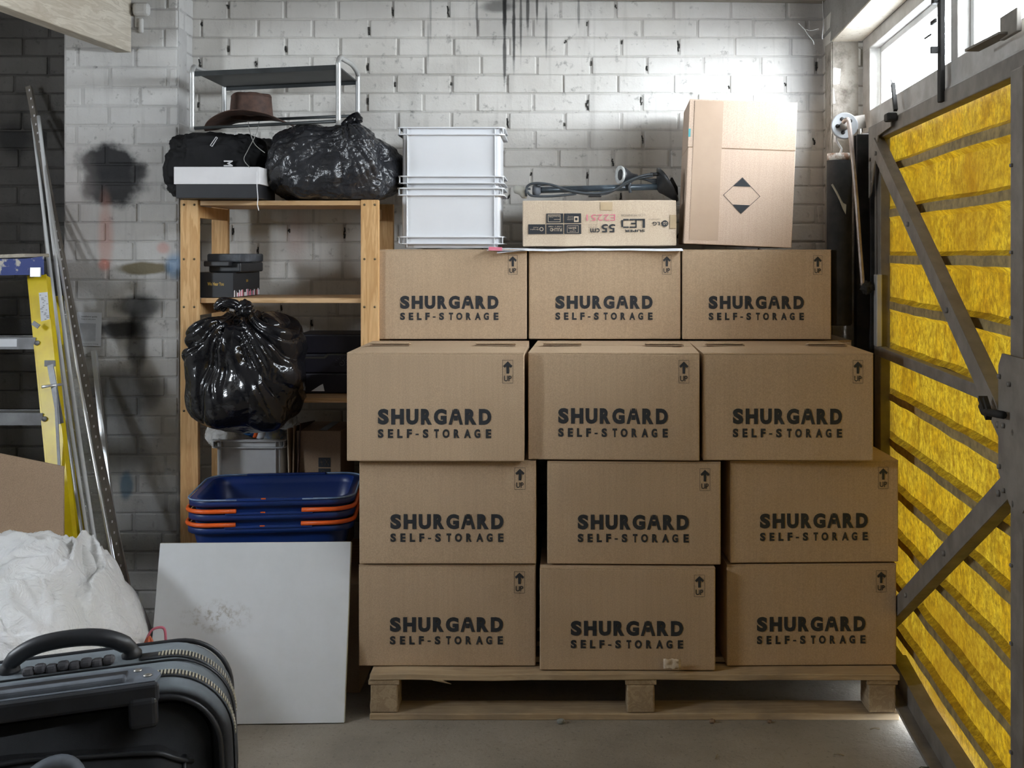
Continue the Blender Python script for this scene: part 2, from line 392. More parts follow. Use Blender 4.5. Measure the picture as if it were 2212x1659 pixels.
# open dark perpends where the mortar has fallen out
rn = random.Random(11)
for (px, py, h) in () and ((1063, 212, 30), (1237, 215, 28), (1357, 215, 26), (1019, 247, 22), (1260, 255, 28), (1376, 260, 20), (1138, 250, 24), (1590, 215, 22), (1484, 90, 30), (1650, 85, 34), (1500, 150, 16), (870, 205, 18), (1700, 330, 26), (900, 245, 14), (640, 340 - 80, 14), (1345, 345, 12), (1110, 300, 16), (700, 590, 30), (648, 540, 24), (560, 215, 16), (830, 120, 16)):
    p = P(px, py, YW)
    for q in range(3):
        b.box((p.x + rn.uniform(-.003, .003), YW - .0005, p.z + (q - 1) * h * .0006), (rn.uniform(.005, .009), .012, h * .0009), .001, (0, rn.uniform(-.15, .15), 0), mi=2)
tag(b.build('wall_back', [m_wall, m_mortar, m_crack]), kind='structure')
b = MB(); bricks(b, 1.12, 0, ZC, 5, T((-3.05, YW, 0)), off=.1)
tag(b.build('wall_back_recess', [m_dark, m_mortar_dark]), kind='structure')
b = MB(); xl, xr = P(138, 0, YP).x, P(385, 0, YP).x
bricks(b, xr - xl, 0, ZC, 8, T((xl, YP, 0)), off=.06)
MR = T((xr, YP + .004, 0)) @ Matrix.Rotation(R(90), 4, 'Z')
bricks(b, YW - YP - .004, 0, ZC, 9, MR, off=.04, jit=.001)
MLs = T((xl, YW, 0)) @ Matrix.Rotation(R(-90), 4, 'Z'); bricks(b, YW - YP - .004, 0, ZC, 10, MLs, off=.04, jit=.001)
# hardened lump of mortar left in the joint high on the pier
b.box((P(308, 25, YP).x, YP - .012, P(0, 22, YP).z), (.068, .04, .055), .018, seg=3, mi=0)
b.box((P(306, 50, YP).x, YP - .006, P(0, 56, YP).z), (.018, .02, .06), .007, seg=2, mi=0)
tag(b.build('wall_back_pier', [m_pier, m_mortar_pier]), kind='structure')
b = MB(); b.box((-1.0, -2.95, ZC / 2), (4.4, .1, ZC)); tag(b.build('wall_front', m_reveal), kind='structure')
b = MB()          # left wall with an added, unseen opening that lights the left side
b.box((-3.1, .85, .835), (.1, 7.7, 1.67)); b.box((-3.1, .85, 2.385), (.1, 7.7, .43)); b.box((-3.1, -.6, 1.92), (.1, 4.8, .50)); b.box((-3.1, 3.55, 1.92), (.1, 2.3, .50))
tag(b.build('wall_left', m_pier), kind='structure')
b = MB(); b.box((-.95, .6, -.05), (4.6, 9.0, .1), mi=0); tag(b.build('floor', m_floor), kind='structure')
b = MB(); b.box((7.35, .6, -.06), (12.0, 12.0, .1), mi=0); tag(b.build('yard_ground', concrete('yard_tarmac', (.10, .10, .10), (.07, .07, .07), (.05, .05, .05))), kind='structure')
b = MB(); b.box((-.85, .9, ZC + .05), (4.6, 8.0, .1)); tag(b.build('ceiling', m_ceil), kind='structure')
b = MB(); b.bar((-1.96, YP - .035, ZC - .035), (1.12, YW - .03, ZC - .035), .06, .07); tag(b.build('trim_2', wood('grey_wall_plate', (.34, .31, .27), (.22, .2, .17), 'X', .85)), kind='structure')
# roof joist running from the pier towards the camera
zb = P(0, 109, YP - .05).z
b = MB(); e = P(283, 110, YP - .01); d = Vector((-.115, -1, 0)).normalized()
a = Vector((e.x - .032, YP - .0, zb + .15)); b.bar(a, a + d * 4.2, .064, .30, up=(0, 0, 1), bev=.004)
for (px, py, L_) in ((185, 12, .035), (207, 64, .018), (60, 8, .02)):
    pass
jo = b.build('trim_1', m_beam); tag(jo, kind='structure')

# right wall, reveal and lintel; frame W: x runs along the door towards the camera, y points outdoors
W = T((1.206, 4.49, 0)) @ Matrix.Rotation(math.atan2(-.9976, -.0692), 4, 'Z')
IN = -.112
b = MB()
bricks(b, .225, 0, ZC, 21, W @ T((-.225, IN, 0)), off=.02)
xa = (W @ Vector((0, IN, 0))); bricks(b, .19, 0, 2.335, 22, T((xa.x, xa.y, 0)), off=0, bl=.24, jit=.003, brk=2)
tag(b.build('wall_right', [m_reveal, mortar('grimy_mortar', (.3, .27, .23), (.12, .1, .08)), m_reveal]), kind='structure')
b = MB(); b.box((2.6, IN + .15, (2.339 + ZC) / 2), (5.65, .30, ZC - 2.339), .004, M=W, mi=0)
b.box((1.75, IN + .06, 2.337), (3.49, .116, .006), M=W, mi=1)
tag(b.build('wall_right_lintel', [m_lintel, m_soffit]), kind='structure')
b = MB(); b.box((5.45, IN + .12, ZC / 2), (3.9, .24, ZC), M=W); tag(b.build('wall_right_front', m_reveal), kind='structure')

SE = 3.50                                  # far jamb of the opening
# window over the door: painted sashes with thin glass
win = thing('window_1', 'row of frosted panes in white sashes above the yellow garage door', 'window', kind='structure'); win.matrix_world = W
ZG0, ZG1 = 2.045, 2.285
b = MB()
b.box((SE / 2, .045, 2.312), (SE, .07, .054), .004); b.box((SE / 2, .045, 2.005), (SE, .07, .082), .004); b.box((SE / 2, .012, 1.967), (SE, .02, .012), .002)
for x in (.06, 1.28, 2.36, SE - .05): b.box((x, .045, 2.165), (.13 if x < .1 else .07, .068, .26), .004)
b.build('window_frame', m_frame, win)
ed = ((.135, 1.245), (1.315, 2.325), (2.395, 3.41))
for (x0, x1) in ed:
    b = MB()
    for (a, c, w, h) in (((x0 + x1) / 2, ZG0 + .012, x1 - x0, .024), ((x0 + x1) / 2, ZG1 - .012, x1 - x0, .024), (x0 + .016, 2.165, .032, .24), (x1 - .016, 2.165, .032, .24)):
        b.box((a, .062, c), (w, .03, h), .003)
    b.build('sash', m_framew, win)
g = NT('window_glass'); g.n.remove(g.b)
tr = g.add('ShaderNodeBsdfTransparent'); gl = g.add('ShaderNodeBsdfGlossy'); gl.inputs['Roughness'].default_value = .15; tl = g.add('ShaderNodeBsdfTranslucent')
m1 = g.n.new('ShaderNodeMixShader'); m1.inputs[0].default_value = .12; g.link(tr.outputs[0], m1.inputs[1]); g.link(tl.outputs[0], m1.inputs[2])
m2 = g.n.new('ShaderNodeMixShader'); m2.inputs[0].default_value = .06; g.link(m1.outputs[0], m2.inputs[1]); g.link(gl.outputs[0], m2.inputs[2]); g.link(m2.outputs[0], g.out.inputs[0])
for (x0, x1) in ed:
    b = MB(); b.box(((x0 + x1) / 2, .066, 2.165), (x1 - x0 - .05, .004, .205)); b.build('pane', g.m, win)
# dark stay bar in front of the first mullion and the catches
b = MB(); b.box((1.245, -.015, 2.14), (.035, .014, .42), .003); b.box((1.245, -.03, 2.08), (.012, .03, .02), .002); b.box((1.22, -.03, 2.165), (.05, .008, .012), .002); b.box((1.235, -.028, 2.23), (.03, .02, .03), .003)
b.tube([(1.19, -.03, 2.135), (1.14, -.035, 2.132)], .003, 6); b.build('window_stay', m_steel_d, win)
b = MB(); b.bar((.66, -.02, 2.07), (.70, -.02, 1.975), .016, .012, up=(0, 1, 0)); b.tube([(.655, -.02, 2.07), (.645, -.024, 2.085)], .002, 5); b.box((.67, -.03, 1.955), (.055, .035, .028), .006); b.build('window_catch', m_steel_d, win)
b = MB(); b.box((1.86, -.02, 2.03), (.12, .012, .055), .002); b.bar((1.66, -.05, 2.005), (1.86, -.03, 2.01), .035, .006); b.build('window_catch', m_steel, win)

# up-and-over door: steel frame with braces on a translucent corrugated sheet
door = thing('door_1', 'yellow translucent corrugated garage door in a grey steel frame', 'door', kind='structure'); door.matrix_world = W
b = MB()      # fixed timber jamb with the runner; backing plates added to block light leaks
b.box((.055, .03, .98), (.11, .09, 1.96), .004); b.box((SE - .06, .03, .98), (.12, .09, 1.96), .004); b.box((.20, .085, .98), (.22, .03, 1.96)); b.box((SE - .16, .085, .98), (.12, .03, 1.96)); b.build('jamb', m_frame, door)
b = MB()
for x in (.165, .215): b.box((x, -.028, .98), (.012, .055, 1.93), .002)
b.box((.19, .0, .98), (.06, .01, 1.93), .002); b.box((.255, .0, .98), (.03, .03, 1.93), .003); b.build('track', m_steel_d, door)
b = MB()
b.box((.345, .012, 1.0), (.10, .035, 1.88), .003); b.box((SE - .18, .012, 1.0), (.10, .035, 1.88), .003); b.build('stile', m_steel, door)
b = MB(); b.box((SE / 2 + .05, .010, 1.937), (SE - .5, .04, .05), .003); b.build('top_rail', m_steel, door)
b = MB(); b.bar((.27, .012, .055), (.62, .012, .060), .05, .09); b.bar((.60, .012, .085), (1.0, .012, .058), .05, .07); b.bar((1.0, .012, .05), (SE - .1, .012, .045), .05, .085); b.bar((.27, -.03, .052), (1.0, -.03, .026), .04, .012); b.bar((1.0, -.03, .026), (SE - .1, -.03, .012), .04, .012); b.build('bottom_rail', m_steel, door)
b = MB(); b.box((1.915, -.005, 1.0), (.085, .04, 1.84), .004)
for z in (.35, .6, .78, 1.35, 1.5, 1.7): b.box((1.888, -.027, z), (.012, .008, .008), .002)
b.build('centre_stile', m_steel, door)
def brace(a, c):
    b = MB(); a = Vector(a); c = Vector(c); d = (c - a).normalized(); nrm = Vector((-d.z, 0, d.x))
    b.bar(a, c, .060, .006, up=(0, 1, 0)); off = nrm * .028 + Vector((0, .016, 0)); b.bar(a + off, c + off, .005, .034, up=(0, 1, 0)); b.bar(a - off + Vector((0, .032, 0)), c - off + Vector((0, .032, 0)), .005, .034, up=(0, 1, 0))
    for t in (.04, .36, .66, .96):
        p = a.lerp(c, t); b.cyl(p + Vector((0, -.010, 0)), p, .008, 8)
    b.build('brace', m_steel, door)
brace((.40, -.03, 1.885), (1.88, -.03, 1.06)); brace((1.88, -.03, .965), (.40, -.03, .13))
brace((3.27, -.03, 1.885), (1.88, -.03, 1.06)); brace((1.88, -.03, .965), (3.27, -.03, .13))
b = MB(); b.prism([(.30, -.028, 1.96), (.66, -.028, 1.96), (.66, -.028, 1.925), (.46, -.028, 1.915), (.345, -.028, 1.72), (.30, -.028, 1.70)], (0, .004, 0)); b.cyl((.335, -.034, 1.84), (.335, -.026, 1.84), .007, 8); b.build('corner_plate', m_steel, door)
b = MB(); b.prism([(1.835, -.04, 1.235), (1.862, -.04, 1.265), (2.02, -.04, 1.265), (2.05, -.04, 1.235), (2.05, -.04, .97), (2.0, -.04, .925), (1.915, -.04, .925), (1.835, -.04, .985)], (0, .006, 0))
for (x, z) in ((1.85, 1.21), (1.85, 1.0), (1.88, 1.10), (1.88, .95), (1.92, 1.2)): b.cyl((x, -.047, z), (x, -.038, z), .006, 8)
b.build('lock_plate', m_steel, door)
b = MB(); b.tube([(1.76, -.055, 1.128), (1.80, -.062, 1.12), (1.86, -.062, 1.126), (1.92, -.055, 1.13)], .009, 8); b.bar((1.77, -.06, 1.15), (1.83, -.06, 1.11), .014, .012); b.bar((1.80, -.06, 1.155), (1.84, -.06, 1.12), .01, .01); b.build('latch', m_steel_d, door)
b = MB(); b.box((SE / 2 + .05, .002, 1.142), (SE - .55, .03, .036), .003); b.build('middle_rail', m_steel, door)
b = MB(); b.box((.385, -.012, 1.29), (.05, .02, .26), .003); b.build('stile_patch', m_silver, door)
# sheet
ribs = [1.805, 1.64, 1.475, 1.31, 1.142, .978, .815, .652, .49, .328, .17]
t = NT('yellow_translucent_sheet'); t.n.remove(t.b)
v = t.coord('Object'); vf = t.coord('Object', (46, 46, 12)); 
nA = t.noise(v, 3.2, 6, .72); nB = t.noise(vf, 1.5, 5, .8, .4); nC = t.noise(v, 42, 5, .8)
col = t.ramp(nA, [(.30, (.72, .34, .012)), (.46, (.96, .57, .02)), (.56, (.99, .67, .04)), (.72, (.70, .32, .010))])
col = t.mix(t.ramp(nB, [(.45, (0, 0, 0)), (.66, (.6, .6, .6))]), col, (.26, .14, .012))
col = t.mix(t.ramp(nC, [(.42, (0, 0, 0)), (.62, (.95, .95, .95))]), col, (.36, .20, .015))
nE = t.noise(v, 11, 5, .75, .5); col = t.mix(t.ramp(nE, [(.48, (0, 0, 0)), (.66, (.85, .85, .85))]), col, (.34, .17, .010))
col = t.mix(t.ramp(nC, [(.20, (1, 1, 1)), (.36, (0, 0, 0))]), col, (1.0, .88, .22))
nD = t.noise(v, 1.6, 3, .5); col = t.mix(t.ramp(nD, [(.5, (0, 0, 0)), (.7, (.55, .55, .55))]), col, (.45, .21, .01))
dim = t.n.new('ShaderNodeMix'); dim.data_type = 'RGBA'; dim.blend_type = 'MULTIPLY'; dim.inputs[0].default_value = 1; t.link(col, dim.inputs[6]); dim.inputs[7].default_value = (.030, .030, .030, 1)
tb = t.add('ShaderNodeBsdfTranslucent'); t.link(dim.outputs[2], tb.inputs[0]); df = t.add('ShaderNodeBsdfPrincipled'); df.inputs['Roughness'].default_value = .4; t.link(col, df.inputs['Base Color'])
ms = t.n.new('ShaderNodeMixShader'); ms.inputs[0].default_value = .22; t.link(tb.outputs[0], ms.inputs[1]); t.link(df.outputs[0], ms.inputs[2])
bn = t.bump(nC, .6, .01, t.bump(nB, .6, .01)); t.link(bn, df.inputs['Normal']); t.link(bn, tb.inputs['Normal'])
t.link(ms.outputs[0], t.out.inputs[0]); m_yellow = t.m
m_rib = M_('shadow_brown_rib', (.40, .29, .12), (.20, .15, .07), rough=.8, vs_=30, bump=.5, bs=40)  # opaque brown ribs: shadow of battens behind the sheet put into the colour
b = MB()
def zprof():
    out = [(.07, .045)]
    for z in sorted(ribs):
        out += [(z - .028, .045), (z - .014, .026), (z + .014, .026), (z + .028, .045)]
    return out + [(1.93, .045)]
pr = zprof(); NX = 170; x0, x1 = .285, SE - .22
g_ = []
for (z, y) in pr:
    row = []
    for i in range(NX + 1):
        x = x0 + (x1 - x0) * i / NX; n = noise.noise(Vector((x * 7, z * 11, 3))); n2 = noise.noise(Vector((x * 2, z * 5, 9)))
        row.append(b.bm.verts.new((x, y + n * .004, z + n * .002 + n2 * .005)))
    g_.append(row)
for j in range(len(pr) - 1):
    rib = (j - 1) % 4 == 1 and 0 < j < len(pr) - 2
    for i in range(NX):
        f = b.bm.faces.new((g_[j][i], g_[j][i + 1], g_[j + 1][i + 1], g_[j + 1][i])); f.material_index = 1 if rib else 0; f.smooth = False
b.build('corrugated_sheet', [m_yellow, m_rib], door)

# ------------------------------------------------------------------ moving boxes
BW, BD, BH = .57, .50, .336
def logo(mb, y, w=BW, h=BH, mi=1):
    k = w / 1412.0                        # from a 1412-unit wide measured face
    X = lambda u: (u - 68) * k
    zb = .338 * h; zt = zb + .146 * h
    for ch, a, c in (('S', 317, 403), ('H', 423, 525), ('U', 543, 640), ('R', 660, 748), ('G', 763, 865), ('R', 1010, 1103), ('D', 1122, 1220)):
        mb.text(ch, X(a), zb, (c - a) * k, zt - zb, y, mi, bold=.06)
    def q(pts): mb.poly([Vector((X(880 + u * 115), y, zb + v_ * (zt - zb))) for u, v_ in pts], mi)
    q([(0, 0), (.22, 0), (.40, .62), (.30, 1)]); q([(.78, 0), (1, 0), (.70, 1), (.60, .62)]); q([(.33, .68), (.67, .68), (.62, 1), (.38, 1)])
    q([(.37, .26), (.63, .26), (.63, .58), (.37, .58)])
    za = .215 * h; zc = za + .082 * h
    for ch, a, c in (('S', 317, 362), ('E', 397, 438), ('L', 472, 514), ('F', 548, 588), ('S', 675, 720), ('T', 765, 803), ('O', 832, 888), ('R', 922, 968), ('A', 1003, 1058), ('G', 1085, 1132), ('E', 1177, 1220)):
        mb.text(ch, X(a), za, (c - a) * k, zc - za, y, mi, bold=.05)
    mb.poly([Vector((X(617), y, za + .026 * h)), Vector((X(643), y, za + .026 * h)), Vector((X(643), y, za + .040 * h)), Vector((X(617), y, za + .040 * h))], mi)
def upmark(mb, y, w=BW, h=BH, mi=1):
    cx = w - .052; z1 = h - .022; z0 = z1 - .072; hw = .0172; l = .0010
    def rect(a, c, d, e): mb.poly([Vector((a, y, d)), Vector((c, y, d)), Vector((c, y, e)), Vector((a, y, e))], mi)
    rect(cx - hw, cx + hw, z0, z0 + l); rect(cx - hw, cx + hw, z1 - l, z1); rect(cx - hw, cx - hw + l, z0 + l, z1 - l); rect(cx + hw - l, cx + hw, z0 + l, z1 - l)
    mb.text('UP', cx - .012, z0 + .006, .024, .0175, y, mi, bold=.014)
    rect(cx - .0042, cx + .0042, z0 + .030, z1 - .010)
    for sg in (-1, 1):
        mb.poly([Vector((cx, y - .0001, z1 - .004)), Vector((cx + sg * .0145, y - .0001, z1 - .018)), Vector((cx + sg * .0105, y - .0001, z1 - .0245)), Vector((cx, y - .0001, z1 - .0145))], mi)
def moving_box(label, seed=0, card=None, top=False, group='printed cardboard moving boxes stacked on the pallet'):
    card = card or m_card; rnd = random.Random(seed)
    t = thing('moving_box', label, 'cardboard box', group=group)
    b = MB(); b.box((BW / 2, BD / 2, (BH - .004) / 2), (BW, BD, BH - .004), .0035, seg=2, cuts=5)
    for v in b.bm.verts:      # slightly slumped board
        c = v.co; fx = min(c.x, BW - c.x) / BW * 2; fz = min(c.z, BH - c.z) / BH * 2
        if c.y < .01: c.y -= .0012 * max(0, fx) * max(0, fz) * rnd.uniform(.5, 1)
    b.build('body', card, t)
    for s in (0, 1):          # two long top flaps meeting in the middle
        b = MB(); ya, yb = (0.0005, BD / 2 - .002) if s == 0 else (BD / 2 + .002, BD - .0005)
        lift = rnd.uniform(.003, .006) if top else 0
        def fn(u, v_):
            e = v_ if s == 0 else 1 - v_
            x = .0005 + u * (BW - .001); return Vector((x, ya + (yb - ya) * v_, BH - .0022 + lift * math.sin(e * 1.4) * (1 - abs(2 * u - 1) ** 4)))
        b.grid(fn, 14, 5, smooth=False); b.build('top_flap', card, t, solid=.004)
    for x in ((.105, BW - .105) if top else ()):
        b = MB(); b.box((x, BD / 2 - .016, BH + .010), (.135, .052, .004), .001, (-.13, 0, 0)); b.box((x, BD / 2 - .0425, BH + .0062), (.134, .0012, .0034), 0, (-.13, 0, 0), mi=1)
        b.build('locking_tab', [card, m_cedge], t)
    b = MB(); logo(b, -.0018); b.build('printed_lettering', [m_ink, m_ink], t)['label'] = 'black printed company lettering'
    b = MB(); upmark(b, -.0014); b.build('up_arrow_mark', [m_ink, m_ink], t)['label'] = 'black printed arrow and word UP'
    return t
def put(t, pxL, pxR, z, h, Y, rz=0):
    t.location = ((pxL - CX) * Y / F_PX, Y, z); w = (pxR - pxL) * Y / F_PX
    t.rotation_euler = (0, 0, R(rz)); t.scale = (w / math.cos(R(rz)) / BW, 1, h / BH)
Z0 = .150; Z1 = .486; Z2 = .826; Z3 = 1.180
rows = [
    # left px, right px, z, h, Y, rz, label
    (775, 1157, Z0, .331, 3.70, 0, 'leftmost printed cardboard box of the bottom row on the pallet'),
    (1166, 1545, Z0, .331, 3.665, -.5, 'middle printed cardboard box of the bottom row on the pallet'),
    (1570, 1939, Z0, .331, 3.70, 1.2, 'rightmost printed cardboard box of the bottom row on the pallet'),
    (776, 1158, Z1, .336, 3.69, 0, 'leftmost printed cardboard box in the second row up from the pallet'),
    (1182, 1556, Z1, .334, 3.69, -1.0, 'middle printed cardboard box in the second row up from the pallet'),
    (1577, 1944, Z1, .333, 3.70, 1.6, 'rightmost printed cardboard box in the second row up from the pallet'),
    (749, 1132, Z2, .350, 3.66, -.6, 'leftmost printed cardboard box in the third row up, jutting out left'),
    (1141, 1509, Z2, .348, 3.69, -2.6, 'middle printed cardboard box in the third row up, turned slightly askew'),
    (1518, 1885, Z2, .348, 3.675, -1.0, 'rightmost printed cardboard box in the third row up, nearest the door'),
    (806, 1138, Z3, .331, 4.17, 0, 'top row printed cardboard box carrying the two grey plastic crates'),
    (1142, 1470, Z3, .331, 4.18, -.3, 'top row printed cardboard box carrying the flat monitor carton'),
    (1474, 1795, Z3, .330, 4.17, -.5, 'top row printed cardboard box carrying the tall plain carton'),
]
proto = None
for i, (a, c, z, h, Y, rz, lab) in enumerate(rows):
    t = moving_box(lab, i, m_card, 6 <= i <= 8)
    put(t, a, c, z, h, Y, rz)
    if proto is None: proto = t
# the rear half of the load, hidden behind the front boxes, that the top row stands on
for r, (z, h) in enumerate(((Z0, .331), (Z1, .334), (Z2, .347))):
    for k in range(3):
        x = (-.66, -.03, .60)[k] if r < 2 else (-.69, -.06, .54)[k]
        t = thing('moving_box', 'cardboard box standing behind the front boxes of the load', 'cardboard box', (x + .07, 4.215, z), group='cardboard boxes behind the front stack')
        t.scale = (.86 if k else .9, .94, h / BH)
        for ch in [o for o in proto.children if o.name.split('.')[0] in ('body', 'top_flap')]:
            c_ = ch.copy(); C.objects.link(c_); c_.parent = t

# crumpled scrap of tape on the lower middle box
b = MB(); 
p = P(1453, 1433, 3.64)
b.grid(lambda u, v_: Vector((p.x - .03 + u * .055, p.y - .004 - .01 * abs(noise.noise(Vector((u * 6, v_ * 6, 1)))), p.z - .016 + v_ * .032 + .006 * noise.noise(Vector((u * 5, 2, v_ * 3))))), 8, 6)
tag(b.build('tape_scrap', m_card_l, solid=.0006), 'crumpled scrap of brown tape stuck at the foot of the bottom middle box', 'tape scrap')

# ------------------------------------------------------------------ pallet
pal = thing('wooden_pallet', 'rough timber pallet on the floor under the stack of moving boxes', 'pallet', (-.596, 3.635, 0))
PL, PD = 1.70, .88
rn = random.Random(5)
for k in range(6):
    y = k * (PD - .10) / 5
    b = MB(); b.box((PL / 2, y + .05, .137), (PL - (.0 if k == 0 else .01), .098, .020 if k == 0 else .018), .003, seg=2, cuts=12)
    for v in b.bm.verts:
        v.co.z += .003 * noise.noise(Vector((v.co.x * 4, k * 3, 0)));
        if v.co.y < y + .01: v.co.y += .006 * noise.noise(Vector((v.co.x * 9, k, v.co.z * 30)))
    if k == 0:
        b.prism([(.20, .0, .128), (.235, -.003, .1285), (.262, .002, .115)], (0, .004, 0))
    b.build('deck_board', m_pal, pal)
for x in (.045, PL / 2 + .02, PL - .055):
    b = MB(); b.box((x, PD / 2, .1195), (.10, PD - .01, .016), .002); b.build('cross_board', m_pal_b, pal)
for x in (.045, PL / 2 + .02, PL - .055):
    for y in (.055, PD / 2, PD - .06):
        b = MB(); b.box((x, y, .0665), (.088, .10, .089), .004, seg=2, cuts=3)
        for v in b.bm.verts: v.co.x += .003 * noise.noise(v.co * 40)
        b.build('block', m_pal_b, pal)
for y in (.055, PD / 2, PD - .06):
    b = MB(); b.box((PL / 2, y, .0105), (PL, .11, .021), .003, cuts=10)
    for v in b.bm.verts: v.co.z += .002 * noise.noise(Vector((v.co.x * 5, y * 9, 0))) * (v.co.z > .01)
    b.build('bottom_board', m_pal, pal)

# ------------------------------------------------------------------ tall plain carton
TW, TD, TH = .395, .40, .535
t = thing('tall_carton', 'tall plain open cardboard carton with a printed diamond mark', 'cardboard box')
b = MB(); b.box((TW / 2, TD / 2, .178), (TW, TD, .356), .003, cuts=3); b.build('body', m_card_p, t)
b = MB()
for (c_, s_) in (((TW / 2, .003, .447), (TW, .004, .176)), ((.003, TD / 2, .447), (.004, TD - .008, .178)), ((TW - .003, TD / 2, .447), (.004, TD - .008, .17)), ((TW / 2, TD - .003, .447), (TW, .004, .176))):
    bb = MB(); bb.box(c_, s_, .001); bb.build('raised_flap', m_card_p, t)
b.bm.free()
b = MB(); b.box((TW / 2, -.0006, .3575), (TW - .004, .0012, .0022)); b.build('crease', m_card_d, t)
b = MB(); b.box((.072, -.0009, TH / 2 + .005), (.105, .0008, TH - .02)); b.build('tape_strip', M_('brown_tape', (.50, .37, .27), (.46, .335, .24), rough=.35), t)['label'] = 'strip of brown parcel tape down the front'
b = MB(); b.box((.004, -.0013, .41), (.008, .0012, .03)); b.build('tape_end', M_('teal_print', (.1, .42, .46), rough=.5), t)
b = MB(); cx, cz, rr = .205, .185, .068
def dq(pts): b.poly([Vector((cx + u * rr, -.0014, cz + v_ * rr)) for u, v_ in pts])
for (p0, p1) in (((-1, 0), (0, 1)), ((0, 1), (1, 0)), ((1, 0), (0, -1)), ((0, -1), (-1, 0))):
    k = .965; dq([p0, p1, (p1[0] * k, p1[1] * k), (p0[0] * k, p0[1] * k)])
dq([(-.46, .5), (.46, .5), (0, .96)]); dq([(-.46, -.5), (0, -.96), (.46, -.5)])
b.build('diamond_mark', m_ink, t)['label'] = 'black printed diamond with filled tips'
p = P(1477, 531, 4.195); t.location = (p.x, 4.195, 1.5145 + .018); t.rotation_euler = (0, R(2.4), R(-3.2))

# ------------------------------------------------------------------ flat monitor carton lying upside down
LW, LD, LH = .572, .36, .170
t = thing('monitor_carton', 'flat beige monitor carton with upside down print beneath a floor lamp', 'cardboard box')
b = MB(); b.box((LW / 2, LD / 2, LH / 2), (LW, LD, LH), .004, cuts=6)
for v in b.bm.verts:
    v.co += Vector((.002, .003, .002)) * noise.noise(v.co * 9)
b.build('body', m_card_l, t)
b = MB(); b.box((LW - .012, -.0025, LH * .53), (.024, .001, .05)); b.box((LW * .545, -.0025, LH - .022), (.045, .001, .03)); b.build('tape', M_('aged_tape', (.58, .44, .27), rough=.4), t)
y = -.0035
X = lambda u: (u - 175) / 1935 * LW         # from the magnified print
Zv = lambda v_: (635 - v_) / 590 * LH
def rect(mb, a, c, d, e, mi=0, yy=y): mb.poly([Vector((X(a), yy, Zv(e))), Vector((X(c), yy, Zv(e))), Vector((X(c), yy, Zv(d))), Vector((X(a), yy, Zv(d)))], mi)
b = MB(); MI_CARD, MI_RED, MI_LO = 1, 2, 3
def tx(s, a, c, d, e, mi=0, bold=.01, yy=y): b.text(s, X(a), Zv(e), X(c) - X(a), Zv(d) - Zv(e), yy, mi, bold, flip=True)
tx('LG', 1812, 1900, 325, 372, 0, .02); tx('Life\'s Good', 1762, 1905, 286, 300, MI_LO)
n = 24
b.poly([Vector((X(1965 + 42 * math.cos(k * 2 * math.pi / n)), y, Zv(348 + 42 * math.sin(k * 2 * math.pi / n)))) for k in range(n)], 0)
tx('LG', 1945, 1990, 330, 366, MI_CARD, .01, y - .0004)
tx('LCD MONITOR', 1412, 1715, 224, 252, MI_LO, 0)
# LED wordmark drawn as bars, read upside down
rect(b, 1685, 1715, 286, 402); rect(b, 1600, 1715, 286, 306)
rect(b, 1595, 1610, 286, 402); rect(b, 1520, 1610, 286, 306); rect(b, 1540, 1610, 335, 355); rect(b, 1520, 1610, 384, 402)
rect(b, 1440, 1510, 286, 306); rect(b, 1440, 1510, 384, 402); rect(b, 1416, 1440, 300, 390)
tx('SUPER', 1455, 1712, 424, 456, 0, .03)
tx('E2251', 980, 1340, 226, 308, MI_RED, -.005)
tx('55', 1168, 1340, 352, 458, 0, .02); tx('cm', 1024, 1145, 405, 458, 0, .02)
tx('21,5 inch', 1000, 1110, 350, 370, MI_LO, 0); tx('21,5 inch', 1000, 1110, 380, 400, MI_LO, 0)
for (a, c, d, e) in ((475, 686, 212, 336), (700, 912, 212, 336), (248, 460, 350, 476), (475, 686, 350, 476), (700, 912, 350, 476)): rect(b, a, c, d, e)
yy = y - .0004
def line(a, c, d, e, yy=yy): rect(b, a, c, d, e, MI_CARD, yy)
def frame_(a, c, d, e, w=5): line(a, c, d, d + w); line(a, c, e - w, e); line(a, a + w, d + w, e - w); line(c - w, c, d + w, e - w)
frame_(495, 652, 226, 322); tx('DUAL', 505, 555, 236, 262, MI_CARD, 0, yy); tx('PACKAGE', 560, 640, 236, 256, MI_CARD, 0, yy); line(570, 650, 286, 291)
line(822, 880, 250, 322); rect(b, 834, 866, 268, 302, 0, yy - .0004); tx('SUPER', 735, 812, 284, 296, MI_CARD, 0, yy); tx('Energy', 735, 812, 264, 276, MI_CARD, 0, yy); tx('Saving', 745, 812, 244, 256, MI_CARD, 0, yy)
frame_(735, 878, 368, 462, 4); tx('slim', 755, 850, 385, 425, MI_CARD, 0, yy); tx('SUPER', 765, 845, 435, 446, MI_CARD, 0, yy)
tx('FULLHD', 520, 668, 398, 440, MI_CARD, .01, yy); tx('1920 x 1080', 500, 668, 372, 386, MI_CARD, 0, yy); 
for k in range(16):
    a = k * 2 * math.pi / 16; c = (k + 1) * 2 * math.pi / 16; q = lambda an, r: Vector((X(413 + r * math.cos(an)), yy, Zv(412 + r * math.sin(an))))
    b.poly([q(a, 18), q(c, 18), q(c, 26), q(a, 26)], MI_CARD)
tx('Auto', 310, 375, 385, 400, MI_CARD, 0, yy); tx('Bright', 270, 375, 406, 424, MI_CARD, 0, yy)
b.build('printed_panel', [m_ink, m_card_l, m_ink_red, m_ink_lo], t)['label'] = 'dark and pink print standing upside down'
p = P(1129, 529, 4.215); t.location = (p.x, 4.215, 1.5215); t.rotation_euler = (0, R(-.3), R(.4))
